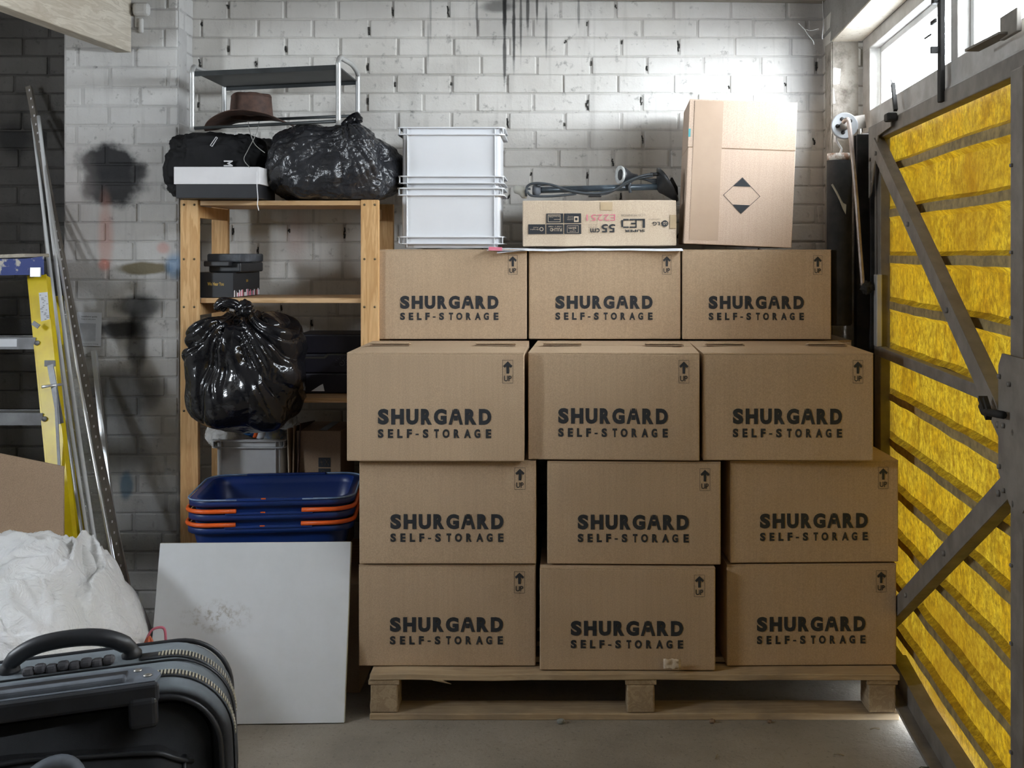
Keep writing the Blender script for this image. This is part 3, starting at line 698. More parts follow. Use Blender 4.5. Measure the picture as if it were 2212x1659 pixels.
# magazine sheets underneath
b = MB()
def sh(u, v_):
    x = P(1075, 0, 4.19).x + u * .68; yv = 4.135 + v_ * .37
    z = 1.5165 - .004 * (1 - v_) + .003 * noise.noise(Vector((u * 5, v_ * 4, 0)))
    if v_ < .12: z -= .007 * (1 - v_ / .12)
    if u < .18: z -= 0.0 if v_ > .5 else (.18 - u) * .05
    if u > .6 : z += .0
    return Vector((x, yv + (.03 * math.sin(u * 3.0) if v_ < .05 else 0), z))
b.grid(sh, 40, 12); tag(b.build('paper_sheet', m_paper, solid=.0012), 'thin white sheet lying under the monitor carton', 'paper')
b = MB()
b.grid(lambda u, v_: Vector((P(1052, 0, 4.15).x + u * .15, 4.135 + v_ * .22, 1.5140 + .004 * abs(noise.noise(Vector((u * 3, v_ * 3, 7)))) - (.008 * (1 - v_) if v_ < .3 else 0))), 12, 8)
b.poly([Vector((P(1056, 0, 4.15).x, 4.1345, 1.507)), Vector((P(1085, 0, 4.15).x, 4.1345, 1.505)), Vector((P(1085, 0, 4.15).x, 4.150, 1.518)), Vector((P(1056, 0, 4.15).x, 4.150, 1.520))], 1)
tag(b.build('leaflet', [m_paper, m_ink_red], solid=.0008), 'white leaflet with a red printed edge hanging over the box beside the crates', 'leaflet')

# ------------------------------------------------------------------ grey stacking crates
def crate(label, w=.40, d=.30, h=.225, mat=None, grp='pair of stacked grey white plastic crates'):
    mat = mat or m_plw
    t = thing('stacking_crate', label, 'crate', group=grp)
    b = MB(); th = .004; dr = .012
    def loop(ww, dd, z, r=.012):
        out = []
        for (sx, sy, a0) in ((1, 1, 0), (-1, 1, 90), (-1, -1, 180), (1, -1, 270)):
            for k in range(4):
                a = R(a0 + k * 30); out.append(Vector((sx * (ww / 2 - r) + r * math.cos(a), sy * (dd / 2 - r) + r * math.sin(a), z)))
        return out
    w0, d0 = w - .034, d - .034
    b.loft([loop(w0 - .02, d0 - .02, 0), loop(w0 - .02, d0 - .02, .012), loop(w0, d0, .012), loop(w0, d0, h), loop(w0 - 2 * th, d0 - 2 * th, h), loop(w0 - 2 * th, d0 - 2 * th, .016)], 0, False)
    tb_ = b
    b = MB()
    for z in (h - .001, h - .026): b.loft([loop(w, d, z - .0045, .02), loop(w, d, z, .02), loop(w0 - .001, d0 - .001, z, .012), loop(w0 - .001, d0 - .001, z - .0045, .012)], 0, False, False, False)
    b.build('rim', mat, t)
    b = MB(); b.loft([loop(w - .003, d - .003, .0385, .02), loop(w - .003, d - .003, .043, .02), loop(w0 - .001, d0 - .001, .043, .012), loop(w0 - .001, d0 - .001, .0385, .012)], 0, False, False, False)
    b.loft([loop(w - .003, d - .003, .014, .02), loop(w - .003, d - .003, .017, .02), loop(w0 - .001, d0 - .001, .017, .012), loop(w0 - .001, d0 - .001, .014, .012)], 0, False, False, False)
    b.build('foot_rib', mat, t)
    b = tb_
    for x in (-w0 / 2 + .020, w0 / 2 - .020, ):
        b.box((x, -d0 / 2 - .005, h / 2), (.003, .010, h - .004), .001)
        b.box((x, d0 / 2 + .005, h / 2), (.003, .010, h - .004), .001)
    for (sx, sy) in ((1, -1), (-1, -1)):
        for z in (h - .0135, .0285): b.box((sx * (w0 / 2 + .010), sy * (d0 / 2 - .004), z), (.003, .026, .024), .001)
    b.build('tub', mat, t)
    return t
cr = crate('lower of the two grey white stacking crates on the moving box')
pc = P(981, 533, 4.37); cr.location = (pc.x, 4.365, 1.5165)
c2 = crate('upper of the two grey white stacking crates on the moving box'); c2.location = (pc.x + .002, 4.365, 1.5165 + .2255)

# ------------------------------------------------------------------ floor lamp lying on the monitor carton
m_lamp = M_('dark_grey_lamp_tube', (.09, .12, .145), (.05, .06, .07), rough=.3, metal=.3, vs_=20)
m_cord = M_('grey_flex', (.06, .07, .08), rough=.45)
lamp = thing('floor_lamp', 'black floor lamp with a small spotlight head lying on the monitor carton', 'lamp', (0, 0, 0))
Y = 4.33
def LP(px, py, dy=0): return P(px, py, Y + dy)
b = MB(); b.tube([LP(1152, 411), LP(1440, 403)], .0125, 14); b.build('pole', m_lamp, lamp)
b = MB(); b.tube([LP(1150, 411), LP(1154, 411), LP(1160, 411), LP(1168, 411)], [.014, .026, .026, .014], 14); b.build('collar', m_dustpl, lamp)
b = MB(); b.tube([LP(1140, 419), LP(1133, 417), LP(1125, 411), LP(1112, 409), LP(1109, 409)], [.019, .022, .018, .014, .006], 16); b.build('lamp_holder', M_('cream_plastic', (.55, .54, .48), (.45, .44, .38), rough=.45), lamp)['label'] = 'cream lamp holder at the pole end'
b = MB(); a_ = LP(1441, 403); q_ = Vector((.86, .1, .5)).normalized()
Mx = T(a_ - Vector((.005, 0, -.004))) @ q_.to_track_quat('Z', 'Y').to_matrix().to_4x4()
b.lathe([(.013, -.035), (.022, -.028), (.06, -.004), (.074, .004), (.074, .008), (.06, .006), (.0, .004)], n=28, M=Mx); b.build('base', m_blackpl, lamp)
b = MB(); Ms = T(LP(1345, 378)) @ Vector((-1, -.45, .05)).normalized().to_track_quat('Z', 'Y').to_matrix().to_4x4()
b.lathe([(.008, -.062), (.009, -.045), (.013, -.035), (.03, -.006), (.032, .010)], n=24, M=Ms); b.build('spotlight_shell', m_blackpl, lamp)
b = MB(); b.lathe([(.032, .004), (.035, .010), (.034, .016), (.028, .014), (.012, .004), (.0, .002)], n=24, M=Ms); b.build('spotlight_reflector', M_('clear_lens', (.72, .74, .72), (.5, .52, .52), rough=.2, vs_=60), lamp)
def curve(pts, r, n=8, steps=8):
    """smooth tube through points"""
    P_ = [Vector(p) for p in pts]; out = []
    for i in range(len(P_) - 1):
        p0, p1, p2, p3 = P_[max(i - 1, 0)], P_[i], P_[i + 1], P_[min(i + 2, len(P_) - 1)]
        for k in range(steps):
            t_ = k / steps; out.append(.5 * ((2 * p1) + (-p0 + p2) * t_ + (2 * p0 - 5 * p1 + 4 * p2 - p3) * t_ ** 2 + (-p0 + 3 * p1 - 3 * p2 + p3) * t_ ** 3))
    out.append(P_[-1]); return out
b = MB()
b.tube(curve([LP(1138, 418, -.03), LP(1139, 403, -.03), LP(1155, 396, -.03), LP(1190, 399, -.03), LP(1230, 412, -.035), LP(1280, 418, -.035), LP(1325, 411, -.035), LP(1355, 392, -.035), LP(1390, 379, -.03), LP(1415, 376, -.02)], .005, 8), .0048, 8)
b.tube(curve([LP(1160, 401, -.028), LP(1190, 399, -.02), LP(1225, 412, -.03), LP(1275, 420, -.03), LP(1310, 418, -.03), LP(1340, 404, -.03), LP(1370, 388, -.025), LP(1410, 380, -.02)], .005), .0045, 8)
b.tube(curve([LP(1140, 415, -.03), LP(1150, 423, -.03), LP(1190, 424, -.03), LP(1245, 419, -.03)], .005), .0045, 8)
b.tube(curve([LP(1137, 424, -.02), LP(1136, 410, -.03), LP(1146, 408, -.03)], .005), .004, 8)
b.build('cable', m_cord, lamp)
b = MB()
for k in range(5): b.tube(curve([LP(1358, 399 - k, -.02), LP(1372 + k * 3, 388 - k, -.02), LP(1395 + k * 4, 387 + k * 2, 0), LP(1430, 388 + k * 3, .01)], .004), .003, 6)
b.tube(curve([LP(1361, 396, -.018), LP(1359, 404, -.022), LP(1362, 416, -.018)], .01), .006, 8); b.build('bracket', m_cord, lamp)
b = MB(); b.box(LP(1285, 421, -.02), (.05, .03, .018), .004); b.tube([LP(1405, 377, -.02), LP(1425, 376, -.02)], [.008, .006], 8); b.build('switch', m_blackpl, lamp)
b = MB(); b.tube([LP(1449, 415, .03), LP(1453, 404, .04), LP(1451, 384, .05)], [.03, .02, .004], 10)
tag(b.build('black_pouch', m_blackfab), 'small dark pouch tucked between the lamp base and the tall carton', 'pouch')

# ------------------------------------------------------------------ pine shelving unit
SF, SR = 4.15, 4.54
xA0, xA1 = P(389, 0, SF).x, P(428, 0, SF).x; xB0, xB1 = P(779, 0, SF).x, P(818, 0, SF).x
shelf = thing('shelving_unit', 'freestanding pine shelving unit against the painted brick wall', 'shelves', (xA0, SF, 0))
def lx(x): return x - xA0
ZT = 1.692
def bld(name, fn, mats=None, sm=None):
    b = MB(); fn(b); return b.build(name, mats, shelf)
for (xa, xb) in ((xA0, xA1), (xB0, xB1)):
    for y in (.013, SR - SF):
        b = MB(); b.box((lx((xa + xb) / 2), y, ZT / 2), (xb - xa, .026, ZT), .003); o = b.build('post', m_pine, shelf)
        if y < .1:
            for z in (ZT - .018, 1.475, 1.30, .92, .35):
                for dx in (.014, .052):
                    s_ = MB(); s_.cyl((lx(xa + dx), -.0012, z), (lx(xa + dx), .001, z), .0042, 10); s_.build('screw', m_screw, o)
    for z in (1.648, 1.29, .925, .32):
        b = MB(); b.box((lx(xb if xa == xA0 else xa) - (.011 if xa == xA0 else -.011), (SR - SF) / 2 + .006, z), (.020, SR - SF - .040, .044), .002); b.build('side_rail', m_pine, shelf)
for k, z in enumerate((1.681, 1.322, .955, .349)):
    b = MB(); b.box((lx((xA1 + xB0) / 2), (SR - SF) / 2 + .008, z), (xB0 - xA1 - .002, SR - SF - .036 if k else SR - SF - .0, .018), .002); b.build('shelf_board', m_pine_x, shelf)

# ---- soft bags
def superell(u, v_, rx, ry, rz, e1=.7, e2=.8):
    a = (u - .5) * 2 * math.pi; p = (v_ - .5) * math.pi
    f = lambda c, e: math.copysign(abs(c) ** e, c)
    return Vector((rx * f(math.cos(p), e1) * f(math.cos(a), e2), ry * f(math.cos(p), e1) * f(math.sin(a), e2), rz * f(math.sin(p), e1)))
def bag(name, c, r, seed, big=.10, crumple=.03, folds=0, knot=None, e1=.7, e2=.8, clamp=None, nu=150, nv=110, mat=None, parent=None, fine=.006):
    b = MB(); c = Vector(c)
    def fn(u, v_):
        p = superell(u, min(max(v_, .002), .998), *r, e1, e2); d = p.normalized(); q = d * 1.3 + Vector((seed * 7.1, seed * 3.3, seed))
        k = 1 + big * noise.noise(q * 1.4) * 1.6
        w = abs(noise.noise(q * 3.1 + Vector((2, 0, 0)))) ; w2 = abs(noise.noise(q * 7.3)); w3 = abs(noise.noise(q * 17))
        k -= crumple * (w * 1.6 + w2 * .9) + fine * w3
        if folds:
            kk = Vector((knot[0], knot[1], knot[2])); dd = p - kk; ang = math.atan2(dd.x, -(dd.z)) if True else 0
            rad = dd.length; amp = folds * max(0, 1 - rad / (r[2] * 2.1)) ** .7
            s_ = math.sin(ang * 7 + 2.5 * noise.noise(Vector((ang * 1.5, rad * 2.5, seed)))); s2 = math.sin(ang * 15 + 4 * noise.noise(Vector((ang * 2, rad * 4, seed + 4))))
            k -= amp * ((1 - abs(s_)) ** 2 * .9 + (1 - abs(s2)) ** 2 * .5)
        p = p * k
        p = p + c
        if clamp: p = clamp(p)
        return p
    b.grid(fn, nu, nv, closed_u=True)
    return b.build(name, mat or m_bin, parent)

# big shiny bag bulging out of the shelf
bt = thing('bin_bag', 'large shiny black bin bag with a knotted top bulging out of the middle shelf', 'bag')
xc = P(528, 0, 4.07).x
def cl(p):
    if p.y > 4.135:
        p.z = max(p.z, .9665); p.x = min(max(p.x, xA1 + .004), xB0 - .01)
        p.z = min(p.z, 1.308)
    return p
bag('bag_body', (xc, 4.10, 1.075), (.208, .19, .212), 3.0, .10, .012, folds=.16, knot=(-.012, -.16, .235), e1=.55, e2=.58, clamp=cl, nu=300, nv=220, parent=bt, fine=.0)
b = MB()
kc = Vector((P(520, 0, 3.93).x, 3.955, P(0, 666, 3.95).z))
b.grid(lambda u, v_: kc + superell(u, v_, .034, .03, .028, .9, .9) * (1 + .45 * noise.noise(superell(u, v_, 1, 1, 1) * 1.7 + Vector((4, 1, 2)))), 40, 24, closed_u=True)
for k in range(9):
    a = k * .7; p0 = kc + Vector((0, 0, .0)); p1 = kc + Vector((-.035 - .012 * math.cos(a), -.01 + .012 * math.sin(a), .018 + .008 * math.sin(a * 2))); p2 = p1 + Vector((-.03, .0, .004 * math.cos(a)))
    b.tube(curve([p0, p1, p2, p2 + Vector((-.016, .003, -.016))], .01, steps=5), [.011, .0125] * 7 + [.009] * 2 if False else .0095, 7)
b.build('knot', m_bin, bt)

# thin grey-black bag on the top shelf
bt = thing('bin_bag', 'thin crumpled grey black bin bag full of things on the top shelf end', 'bag')
def cl2(p):
    if p.y > 4.14: p.z = max(p.z, 1.6945)
    if p.x > P(862, 0, 4.2).x: p.x = P(862, 0, 4.2).x + .0 * p.x
    return p
bag('bag_body', (P(722, 0, 4.27).x, 4.27, 1.825), (.240, .185, .152), 5.0, .12, .035, folds=.10, knot=(.06, -.05, .15), e1=.72, e2=.68, clamp=cl2, nu=260, nv=180, mat=m_bin2, parent=bt, fine=.006)
b = MB(); q0 = P(758, 262, 4.24)
b.tube(curve([q0 + Vector((-.03, 0, -.03)), q0, q0 + Vector((.022, -.006, .012)), q0 + Vector((.028, -.01, -.004))], .02), .021, 10)
for v in b.bm.verts: v.co += Vector((1, 1, 1)) * .006 * noise.noise(v.co * 60)
b.build('twisted_tail', m_bin, bt)
for (px, py, w, h) in ((645, 300, .030, .022), (687, 300, .020, .034)):
    b = MB(); q = P(px, py, 4.10); b.poly([q + Vector((-w / 2, .012, -h / 2)), q + Vector((w / 2, .012, -h / 2)), q + Vector((w / 2 * .6, .0155, h / 2)), q + Vector((-w / 4, .0155, h / 2))])
    b.bm.free()

# black sports bag behind the shoe box
bt = thing('sports_bag', 'black fabric bag with white letters behind the white lidded shoe box', 'bag')
bag('bag_body', (P(478, 0, 4.40).x, 4.41, 1.825), (.200, .135, .135), 8.0, .10, .07, e1=.45, e2=.45, clamp=lambda p: Vector((p.x, p.y, max(p.z, 1.6945))), mat=m_blackfab, parent=bt)
def decal(name, s, px, py, w, h, Y, parent, mat, bold=.03, rot=0, tilt=0):
    b = MB(); p = P(px, py, Y); b.text(s, -w / 2, -h / 2, w, h, 0, 0, bold, M=T(p) @ Matrix.Rotation(R(rot), 4, 'Y') @ Matrix.Rotation(R(tilt), 4, 'X')); o = b.build(name, mat, parent); return o
decal('letter', 'M', 493, 353, .022, .034, 4.262, bt, m_whitebox, .03, 90)['label'] = 'white letter M on its side'
decal('letter', 'H', 509, 287, .014, .016, 4.262, bt, m_whitebox, .02, 75, -25)['label'] = 'small white letter H'
b = MB(); p = P(460, 306, 4.262); 
for (a, c) in (((-.010, -.014), (.012, .018)), ((-.003, -.018), (.017, .014)), ((-.010, -.014), (-.003, -.018)), ((.012, .018), (.017, .014))):
    b.bar(p + Vector((a[0], 0, a[1])), p + Vector((c[0], 0, c[1])), .002, .0045, up=(0, 1, 0))
b.build('badge_outline', m_whitebox, bt)

# white-lidded shoe box
t = thing('shoe_box', 'black shoe box with a white lid at the left end of the top shelf', 'box', (P(379, 0, 4.05).x, 4.05, 1.693))
b = MB(); b.box((.148, .125, .028), (.294, .245, .056), .002); b.build('base', m_blackbox, t)
b = MB(); b.box((.148, .125, .081), (.306, .257, .062), .002)
b.build('lid', m_whitebox, t)

# metal shoe rack upended on the bags
rk = thing('shoe_rack', 'small grey tube rack with a dark metal shelf perched on the bags', 'rack')
FY, RY = 4.13, 4.50
def side(pf, pr, zf, zt):
    b = MB(); b.tube(curve([P(pf, zf, FY), P(pf, zt + 30, FY), P(pf, zt + 8, FY), P(pf + 4, zt - 1, FY + .03), P(pf + 9, zt + 2, FY + .07), P((pf + pr) / 2 + 6, zt + 13, (FY + RY) / 2 + .04), P(pr - 6, zt + 24, RY - .05), P(pr - 1, zt + 34, RY - .015), P(pr, zt + 48, RY), P(pr, zf - 8, RY)], .01, steps=6), .0095, 12); b.build('side_frame', m_silver, rk)
side(415, 484, 284, 146); side(731, 773, 270, 125)
b = MB(); z = P(0, 150, FY).z
xl, xr = P(420, 0, FY).x, P(729, 0, FY).x; sk = .016
for i, (sx) in enumerate((0,)):
    pts = [Vector((xl, FY, z - .012)), Vector((xr, FY, z + .012)), Vector((xr + .004, RY, z + .012)), Vector((xl + .004, RY, z - .012))]
    b.prism(pts, (0, 0, .005)); b.bar(pts[0] + Vector((0, 0, -.004)), pts[1] + Vector((0, 0, -.004)), .004, .018); b.bar(pts[3] + Vector((0, 0, -.004)), pts[2] + Vector((0, 0, -.004)), .004, .018)
b.build('shelf_panel', m_mesh, rk)
b = MB(); b.tube([P(420, 277, FY), P(729, 262, FY)], .006, 10); b.build('crossbar', m_mesh, rk)
b = MB(); b.tube([P(486, 262, RY), P(771, 250, RY)], .006, 10); b.build('crossbar', m_mesh, rk)

# leather hat
ht = thing('hat', 'brown leather wide brimmed hat on top of the bags under the rack', 'hat', (P(543, 0, 4.33).x, 4.33, P(0, 266, 4.33).z))
b = MB()
def brim(u, v_):
    a = u * 2 * math.pi; r = .078 + v_ * .092; x = math.cos(a) * r * 1.02; y = math.sin(a) * r * .95
    z = .022 - .045 * v_ ** 1.3 * (math.cos(a) ** 2) * (1.15 if math.cos(a) < 0 else .9) + .006 * v_ * noise.noise(Vector((math.cos(a) * 2, math.sin(a) * 2, v_))) + .010 * v_ * math.sin(a) ** 2
    return Vector((x, y, z))
b.grid(brim, 72, 14, closed_u=True); b.build('brim', m_hat, ht, solid=.003)
b = MB()
def crown(u, v_):
    a = u * 2 * math.pi; t_ = v_
    r = .080 - .010 * t_ if t_ < .6 else .074 * (1 - ((t_ - .6) / .4) ** 3) ** .5
    r = max(r, .0008); z = .020 + (.072 * (t_ / .6) if t_ < .6 else .072 + .020 * math.sin((t_ - .6) / .4 * math.pi / 2))
    return Vector((r * math.cos(a) * (1.0 + .05 * math.sin(a * 2)), r * .92 * math.sin(a), z + .004 * noise.noise(Vector((math.cos(a) * 2, math.sin(a) * 2, t_ * 3)))))
b.grid(crown, 72, 30, closed_u=True); b.build('crown', m_hat, ht)
b = MB(); b.tube([Vector((.074 * math.cos(a), .068 * math.sin(a), .100)) for a in [k * math.pi / 24 for k in range(48)]], .0022, 6, closed=True); b.build('crown_stitching', m_hat, ht)
m_string = M_('grey_string', (.3, .3, .28), rough=.8)
b = MB(); o_ = ht.location
def rel(px, py, Y): return P(px, py, Y) - o_
b.tube(curve([rel(536, 262, 4.20), rel(540, 285, 4.03), rel(551, 312, 4.03), rel(572, 330, 4.03)], .01), .0013, 5)
b.tube(curve([rel(560, 262, 4.20), rel(553, 290, 4.03), rel(535, 325, 4.03), rel(527, 345, 4.03), rel(540, 362, 4.04)], .01), .0013, 5)
b.build('chin_cord', m_string, ht)
b = MB(); b.tube(curve([P(555, 372, 4.036), P(555, 400, 4.036), P(557, 428, 4.036), P(556, 441, 4.036), P(559, 455, 4.036)], .01), .0016, 5)
tag(b.build('string', m_whitebox), 'loose white string hanging from the shoe box past the shelf edge', 'string')

# ---- second shelf
def rot(px, Y, z, rz): return T((P(px, 0, Y).x, Y, z)) @ Matrix.Rotation(R(rz), 4, 'Z')
t = thing('product_box', 'black printed product box on the upper middle shelf beneath a black case', 'box'); t.matrix_world = rot(504, 4.19, 1.3325, -5)
b = MB(); b.box((-.09, .14, .046), (.18, .28, .092), .0015); b.build('carton', m_blackbox, t)
b = MB(); b.text('We Hear You', -.098, .044, .062, .013, -.0006, 0, .012); b.build('printed_slogan', m_gold, t)['label'] = 'gold printed words on the front'
b = MB()
rn = random.Random(2)
cols = [m_whitebox, m_hat, m_grey, m_ink_red, m_paper]
for k in range(26):
    y0 = .004 + k * .0105; hh = rn.uniform(.012, .026)
    mi = rn.randrange(5)
    b.poly([Vector((.0006, y0, .002)), Vector((.0006, y0 + .0105, .002)), Vector((.0006, y0 + .0105, .002 + hh)), Vector((.0006, y0, .002 + hh * rn.uniform(.9, 1.1)))], mi)
b.build('photo_strip', cols, t)
b = MB(); b.text('500', 0, 0, .022, .009, 0, 0, .01, M=T((.0007, .13, .055)) @ Matrix.Rotation(R(90), 4, 'Z')); b.build('side_lettering', m_gold, t)
t = thing('plastic_case', 'small black plastic tool case on top of the black product box', 'case'); t.matrix_world = rot(513, 4.20, 1.4255, -6)
b = MB(); b.box((-.055, .13, .018), (.125, .23, .036), .006, seg=3); b.build('lower_shell', m_blackpl, t)
b = MB(); b.box((-.058, .13, .053), (.130, .24, .032), .007, seg=3); b.build('lid', m_dustpl, t)
b = MB(); b.box((-.075, .0, .032), (.10, .03, .020), .004, seg=2); b.build('handle', m_blackpl, t)

# ---- third shelf: flat dark cases
for k, (lab, h) in enumerate((('lowest of the three flat dark cases right of the shiny bin bag', .076), ('middle flat dark case with a sun spiral mark, right of the shiny bin bag', .072), ('topmost of the three flat dark cases right of the shiny bin bag', .072))):
    z = .966 + (0, .0775, .1510)[k]
    t = thing('flat_case', lab, 'case', (P(640, 0, 4.30).x + (.0, .004, .002)[k], 4.30, z), group='flat dark cases stacked on the shelf')
    w = xB0 - .008 - t.location.x
    b = MB(); b.box((w / 2, .11, h / 2), (w, .22, h), .004, cuts=0); b.build('body', M_('dark_violet_case', (.012, .011, .02), (.02, .018, .03), rough=.5), t)
    b = MB(); b.box((w / 2, -.0006, h - .005), (w - .006, .0012, .0022)); b.build('edge_strip', m_dustpl, t)
    if k == 1:
        b = MB(); c = Vector((P(738, 0, 4.3).x - t.location.x, -.002, h * .5))
        b.tube([c + Vector((math.cos(a) * r_, 0, math.sin(a) * r_)) for a, r_ in [(j * .4, .002 + j * .0006) for j in range(20)]], .0012, 5)
        for j in range(10):
            a = -.3 + j * .42; b.tube([c + Vector((math.cos(a) * .018, 0, math.sin(a) * .018)), c + Vector((math.cos(a) * .025, 0, math.sin(a) * .025))], .0008, 4)
        b.build('sun_spiral_mark', M_('dull_print', (.14, .14, .17), rough=.6), t)
        b = MB(); b.prism([(.03, -.003, h - .012), (.10, -.003, h - .012), (.115, -.003, h + .0), (.2, -.003, h + .0), (.2, -.003, h - .004), (.12, -.003, h - .004), (.105, -.003, h - .018), (.03, -.003, h - .018)], (0, .002, 0)); b.build('moulded_step', M_('olive_plastic', (.07, .065, .05), rough=.6), t)
b = MB(); p = P(672, 845, 4.22); b.prism([p, p + Vector((.05, 0, 0)), p + Vector((.042, .01, .026)), p + Vector((.03, .01, .02))], (.0, .0008, 0)); tag(b.build('paper_scrap', m_paper), 'torn scrap of pale paper in front of the flat cases', 'paper')

# ---- bottom shelf
cc = crate('grey white crate holding bags on the bottom shelf behind the blue tubs', .28, .27, .432, m_plw_d, None)
cc['group'] = ''; del cc['group']
cc.location = (-1.302 + .142, 4.41, .3595)
bag_o = bag('white_bag', (P(498, 0, 4.38).x, 4.40, .795), (.095, .10, .045), 12, .15, .05, mat=m_sheet, nu=80, nv=50)
tag(bag_o, 'small white soft package lying in the crate on the bottom shelf', 'package')
t = thing('snack_tube', 'blue and orange printed tube packet lying across the crate top', 'packet')
a = P(512, 917, 4.30); c = P(614, 946, 4.34); d = (c - a)
for (s0, s1, r0, r1, nm, mt) in ((0, .12, .004, .026, 'end_twist', m_blue), (.12, .38, .026, .030, 'wrapper', M_('blue_wrapper', (.03, .17, .5), (.02, .1, .35), rough=.3)), (.38, .46, .030, .030, 'orange_band', m_orange), (.46, .60, .030, .030, 'pale_band', m_paper), (.60, .97, .030, .028, 'wrapper', M_('sky_wrapper', (.03, .12, .32), (.42, .36, .18), rough=.3, vs_=20))):
    b = MB(); b.tube([a + d * s0, a + d * (s0 + s1) / 2, a + d * s1], [r0, (r0 + r1) / 2 + .001, r1], 20); b.build(nm, mt, t)
gb = NT('clear_film'); gb.n.remove(gb.b); tr = gb.add('ShaderNodeBsdfTransparent'); gl = gb.add('ShaderNodeBsdfGlossy'); gl.inputs['Roughness'].default_value = .15; gl.inputs[0].default_value = (.8, .82, .8, 1); mm = gb.n.new('ShaderNodeMixShader')
lw = gb.n.new('ShaderNodeLayerWeight'); lw.inputs[0].default_value = .35; vv = gb.coord('Object'); bp = gb.bump(gb.noise(vv, 60, 3, .7, 1), 1, .02); gb.link(bp, gl.inputs['Normal']); gb.link(bp, lw.inputs['Normal'])
gb.link(gb.math('ADD', gb.math('MULTIPLY', lw.outputs['Facing'], .55), .10), mm.inputs[0]); gb.link(tr.outputs[0], mm.inputs[1]); gb.link(gl.outputs[0], mm.inputs[2]); gb.link(mm.outputs[0], gb.out.inputs[0]); m_clear = gb.m
cb = bag('clear_bag', (P(592, 0, 4.38).x, 4.42, .842), (.075, .07, .045), 14, .2, .1, mat=m_clear, nu=90, nv=60); tag(cb, 'clear plastic bag bulging over the blue tube packet in the crate', 'bag')
t = thing('cardboard_flat', 'worn folded cardboard sheets standing beside the crate on the bottom shelf', 'cardboard')
for k in range(3):
    b = MB(); x0 = P(617 + k * 8, 0, 4.24).x; b.box((0, 0, 0), (.004, .26, .44 + .02 * k), .0005, rot=(R(-6), R(-3 + 2.5 * k), 0), M=T((x0 + .006, 4.40, .60))); b.build('sheet', (m_card_l, m_card_d, m_hat)[k], t)
t = thing('shipping_box', 'brown taped shipping box with dark printed squares on the bottom shelf', 'cardboard box'); t.matrix_world = rot(640, 4.30, .3595, -2)
b = MB(); b.box((.085, .12, .232), (.17, .24, .464), .003); b.build('carton', m_card_d, t)
b = MB(); b.box((.10, .12, .4648), (.03, .22, .0008)); b.build('tape', M_('dark_tape', (.03, .025, .02), rough=.4), t)
b = MB(); b.box((.108, -.0006, .345), (.046, .001, .036)); b.box((.108, -.0006, .312), (.046, .001, .020)); b.build('printed_squares', m_ink, t)
b = MB()
for (p0, p1) in (((.094, .358), (.100, .334)), ((.090, .346), (.104, .346)), ((.110, .358), (.124, .334)), ((.124, .358), (.110, .334)), ((.096, .308), (.102, .316)), ((.102, .316), (.110, .308))):
    b.bar((p0[0], -.0014, p0[1]), (p1[0], -.0014, p1[1]), .0006, .0025, up=(0, 1, 0))
b.build('printed_glyph', m_card_d, t)

# ---- navy stacking tubs with orange handles
def rloop(w, d, z, r, n=7):
    out = []
    for (sx, sy, a0) in ((1, 1, 0), (-1, 1, 90), (-1, -1, 180), (1, -1, 270)):
        for k in range(n):
            a = R(a0 + k * 90 / (n - 1)); out.append(Vector((sx * (w / 2 - r) + r * math.cos(a), sy * (d / 2 - r) + r * math.sin(a), z)))
    return out
def tub(lab, orange=True):
    t = thing('storage_tub', lab, 'storage tub', group='nested navy tubs'); w, d, h = .555, .44, .205
    b = MB()
    b.loft([rloop(w - .13, d - .11, 0, .05), rloop(w - .11, d - .09, .02, .055), rloop(w - .04, d - .035, h - .03, .065), rloop(w - .04, d - .035, h, .065),
            rloop(w - .048, d - .043, h, .062), rloop(w - .048, d - .043, h - .03, .062), rloop(w - .118, d - .098, .024, .05)], 0, True)
    b.build('basin', m_blue, t)
    b = MB(); b.loft([rloop(w - .048, d - .043, h + .001, .062), rloop(w - .008, d - .008, h + .001, .075), rloop(w, d, h - .003, .078), rloop(w, d, h - .020, .078), rloop(w - .006, d - .006, h - .020, .075), rloop(w - .008, d - .008, h - .004, .072), rloop(w - .048, d - .043, h - .004, .062)], 0, True, False, False)
    b.box((0, -d / 2 + .004, h + .0015), (w * .52, .016, .009), .002); b.box((0, d / 2 - .004, h + .0015), (w * .52, .016, .009), .002)
    b.build('rim', m_blue, t)
    for sx in (-1, 1):
        full = rloop(w + .004, d + .004, h + (.0105 if orange else .002), .080, 7)
        pts = [p for p in full if sx * p.x > w / 2 - .083]
        pts.sort(key=lambda p: p.y); 
        seg = [Vector((sx * (w / 2 - .17), -d / 2 - .002, pts[0].z))] + pts + [Vector((sx * (w / 2 - .17), d / 2 + .002, pts[0].z))]
        b = MB(); b.tube(seg, .0075 if orange else .003, 8); b.build('handle', m_orange if orange else m_bluedust, t)
    b = MB(); b.box((-.02, -d / 2 - .003, h + .005), (.016, .004, .004), .001); b.build('clip', m_orange, t)
    return t
for k, (lab, og) in enumerate((('lowest of the three nested navy tubs, orange handles', True), ('middle of the three nested navy tubs, orange handles', True), ('topmost open navy tub with a dusty rim and no orange handles showing', False))):
    t = tub(lab, og); t.location = (-.985 + .002 * k, 4.02, .374 + .0455 * k); t.rotation_euler = (0, 0, R(6))
t = thing('supporting_carton', 'old brown carton on the floor beneath the navy tubs, beside the pallet', 'cardboard box', (-1.16, 3.86, 0))
b = MB(); b.box((.2475, .135, .186), (.495, .27, .372), .003); b.build('carton', m_card_d, t)
b = MB(); b.box((.2475, -.0006, .20), (.05, .001, .33)); b.build('tape', M_('brown_tape2', (.3, .2, .12), rough=.4), t)

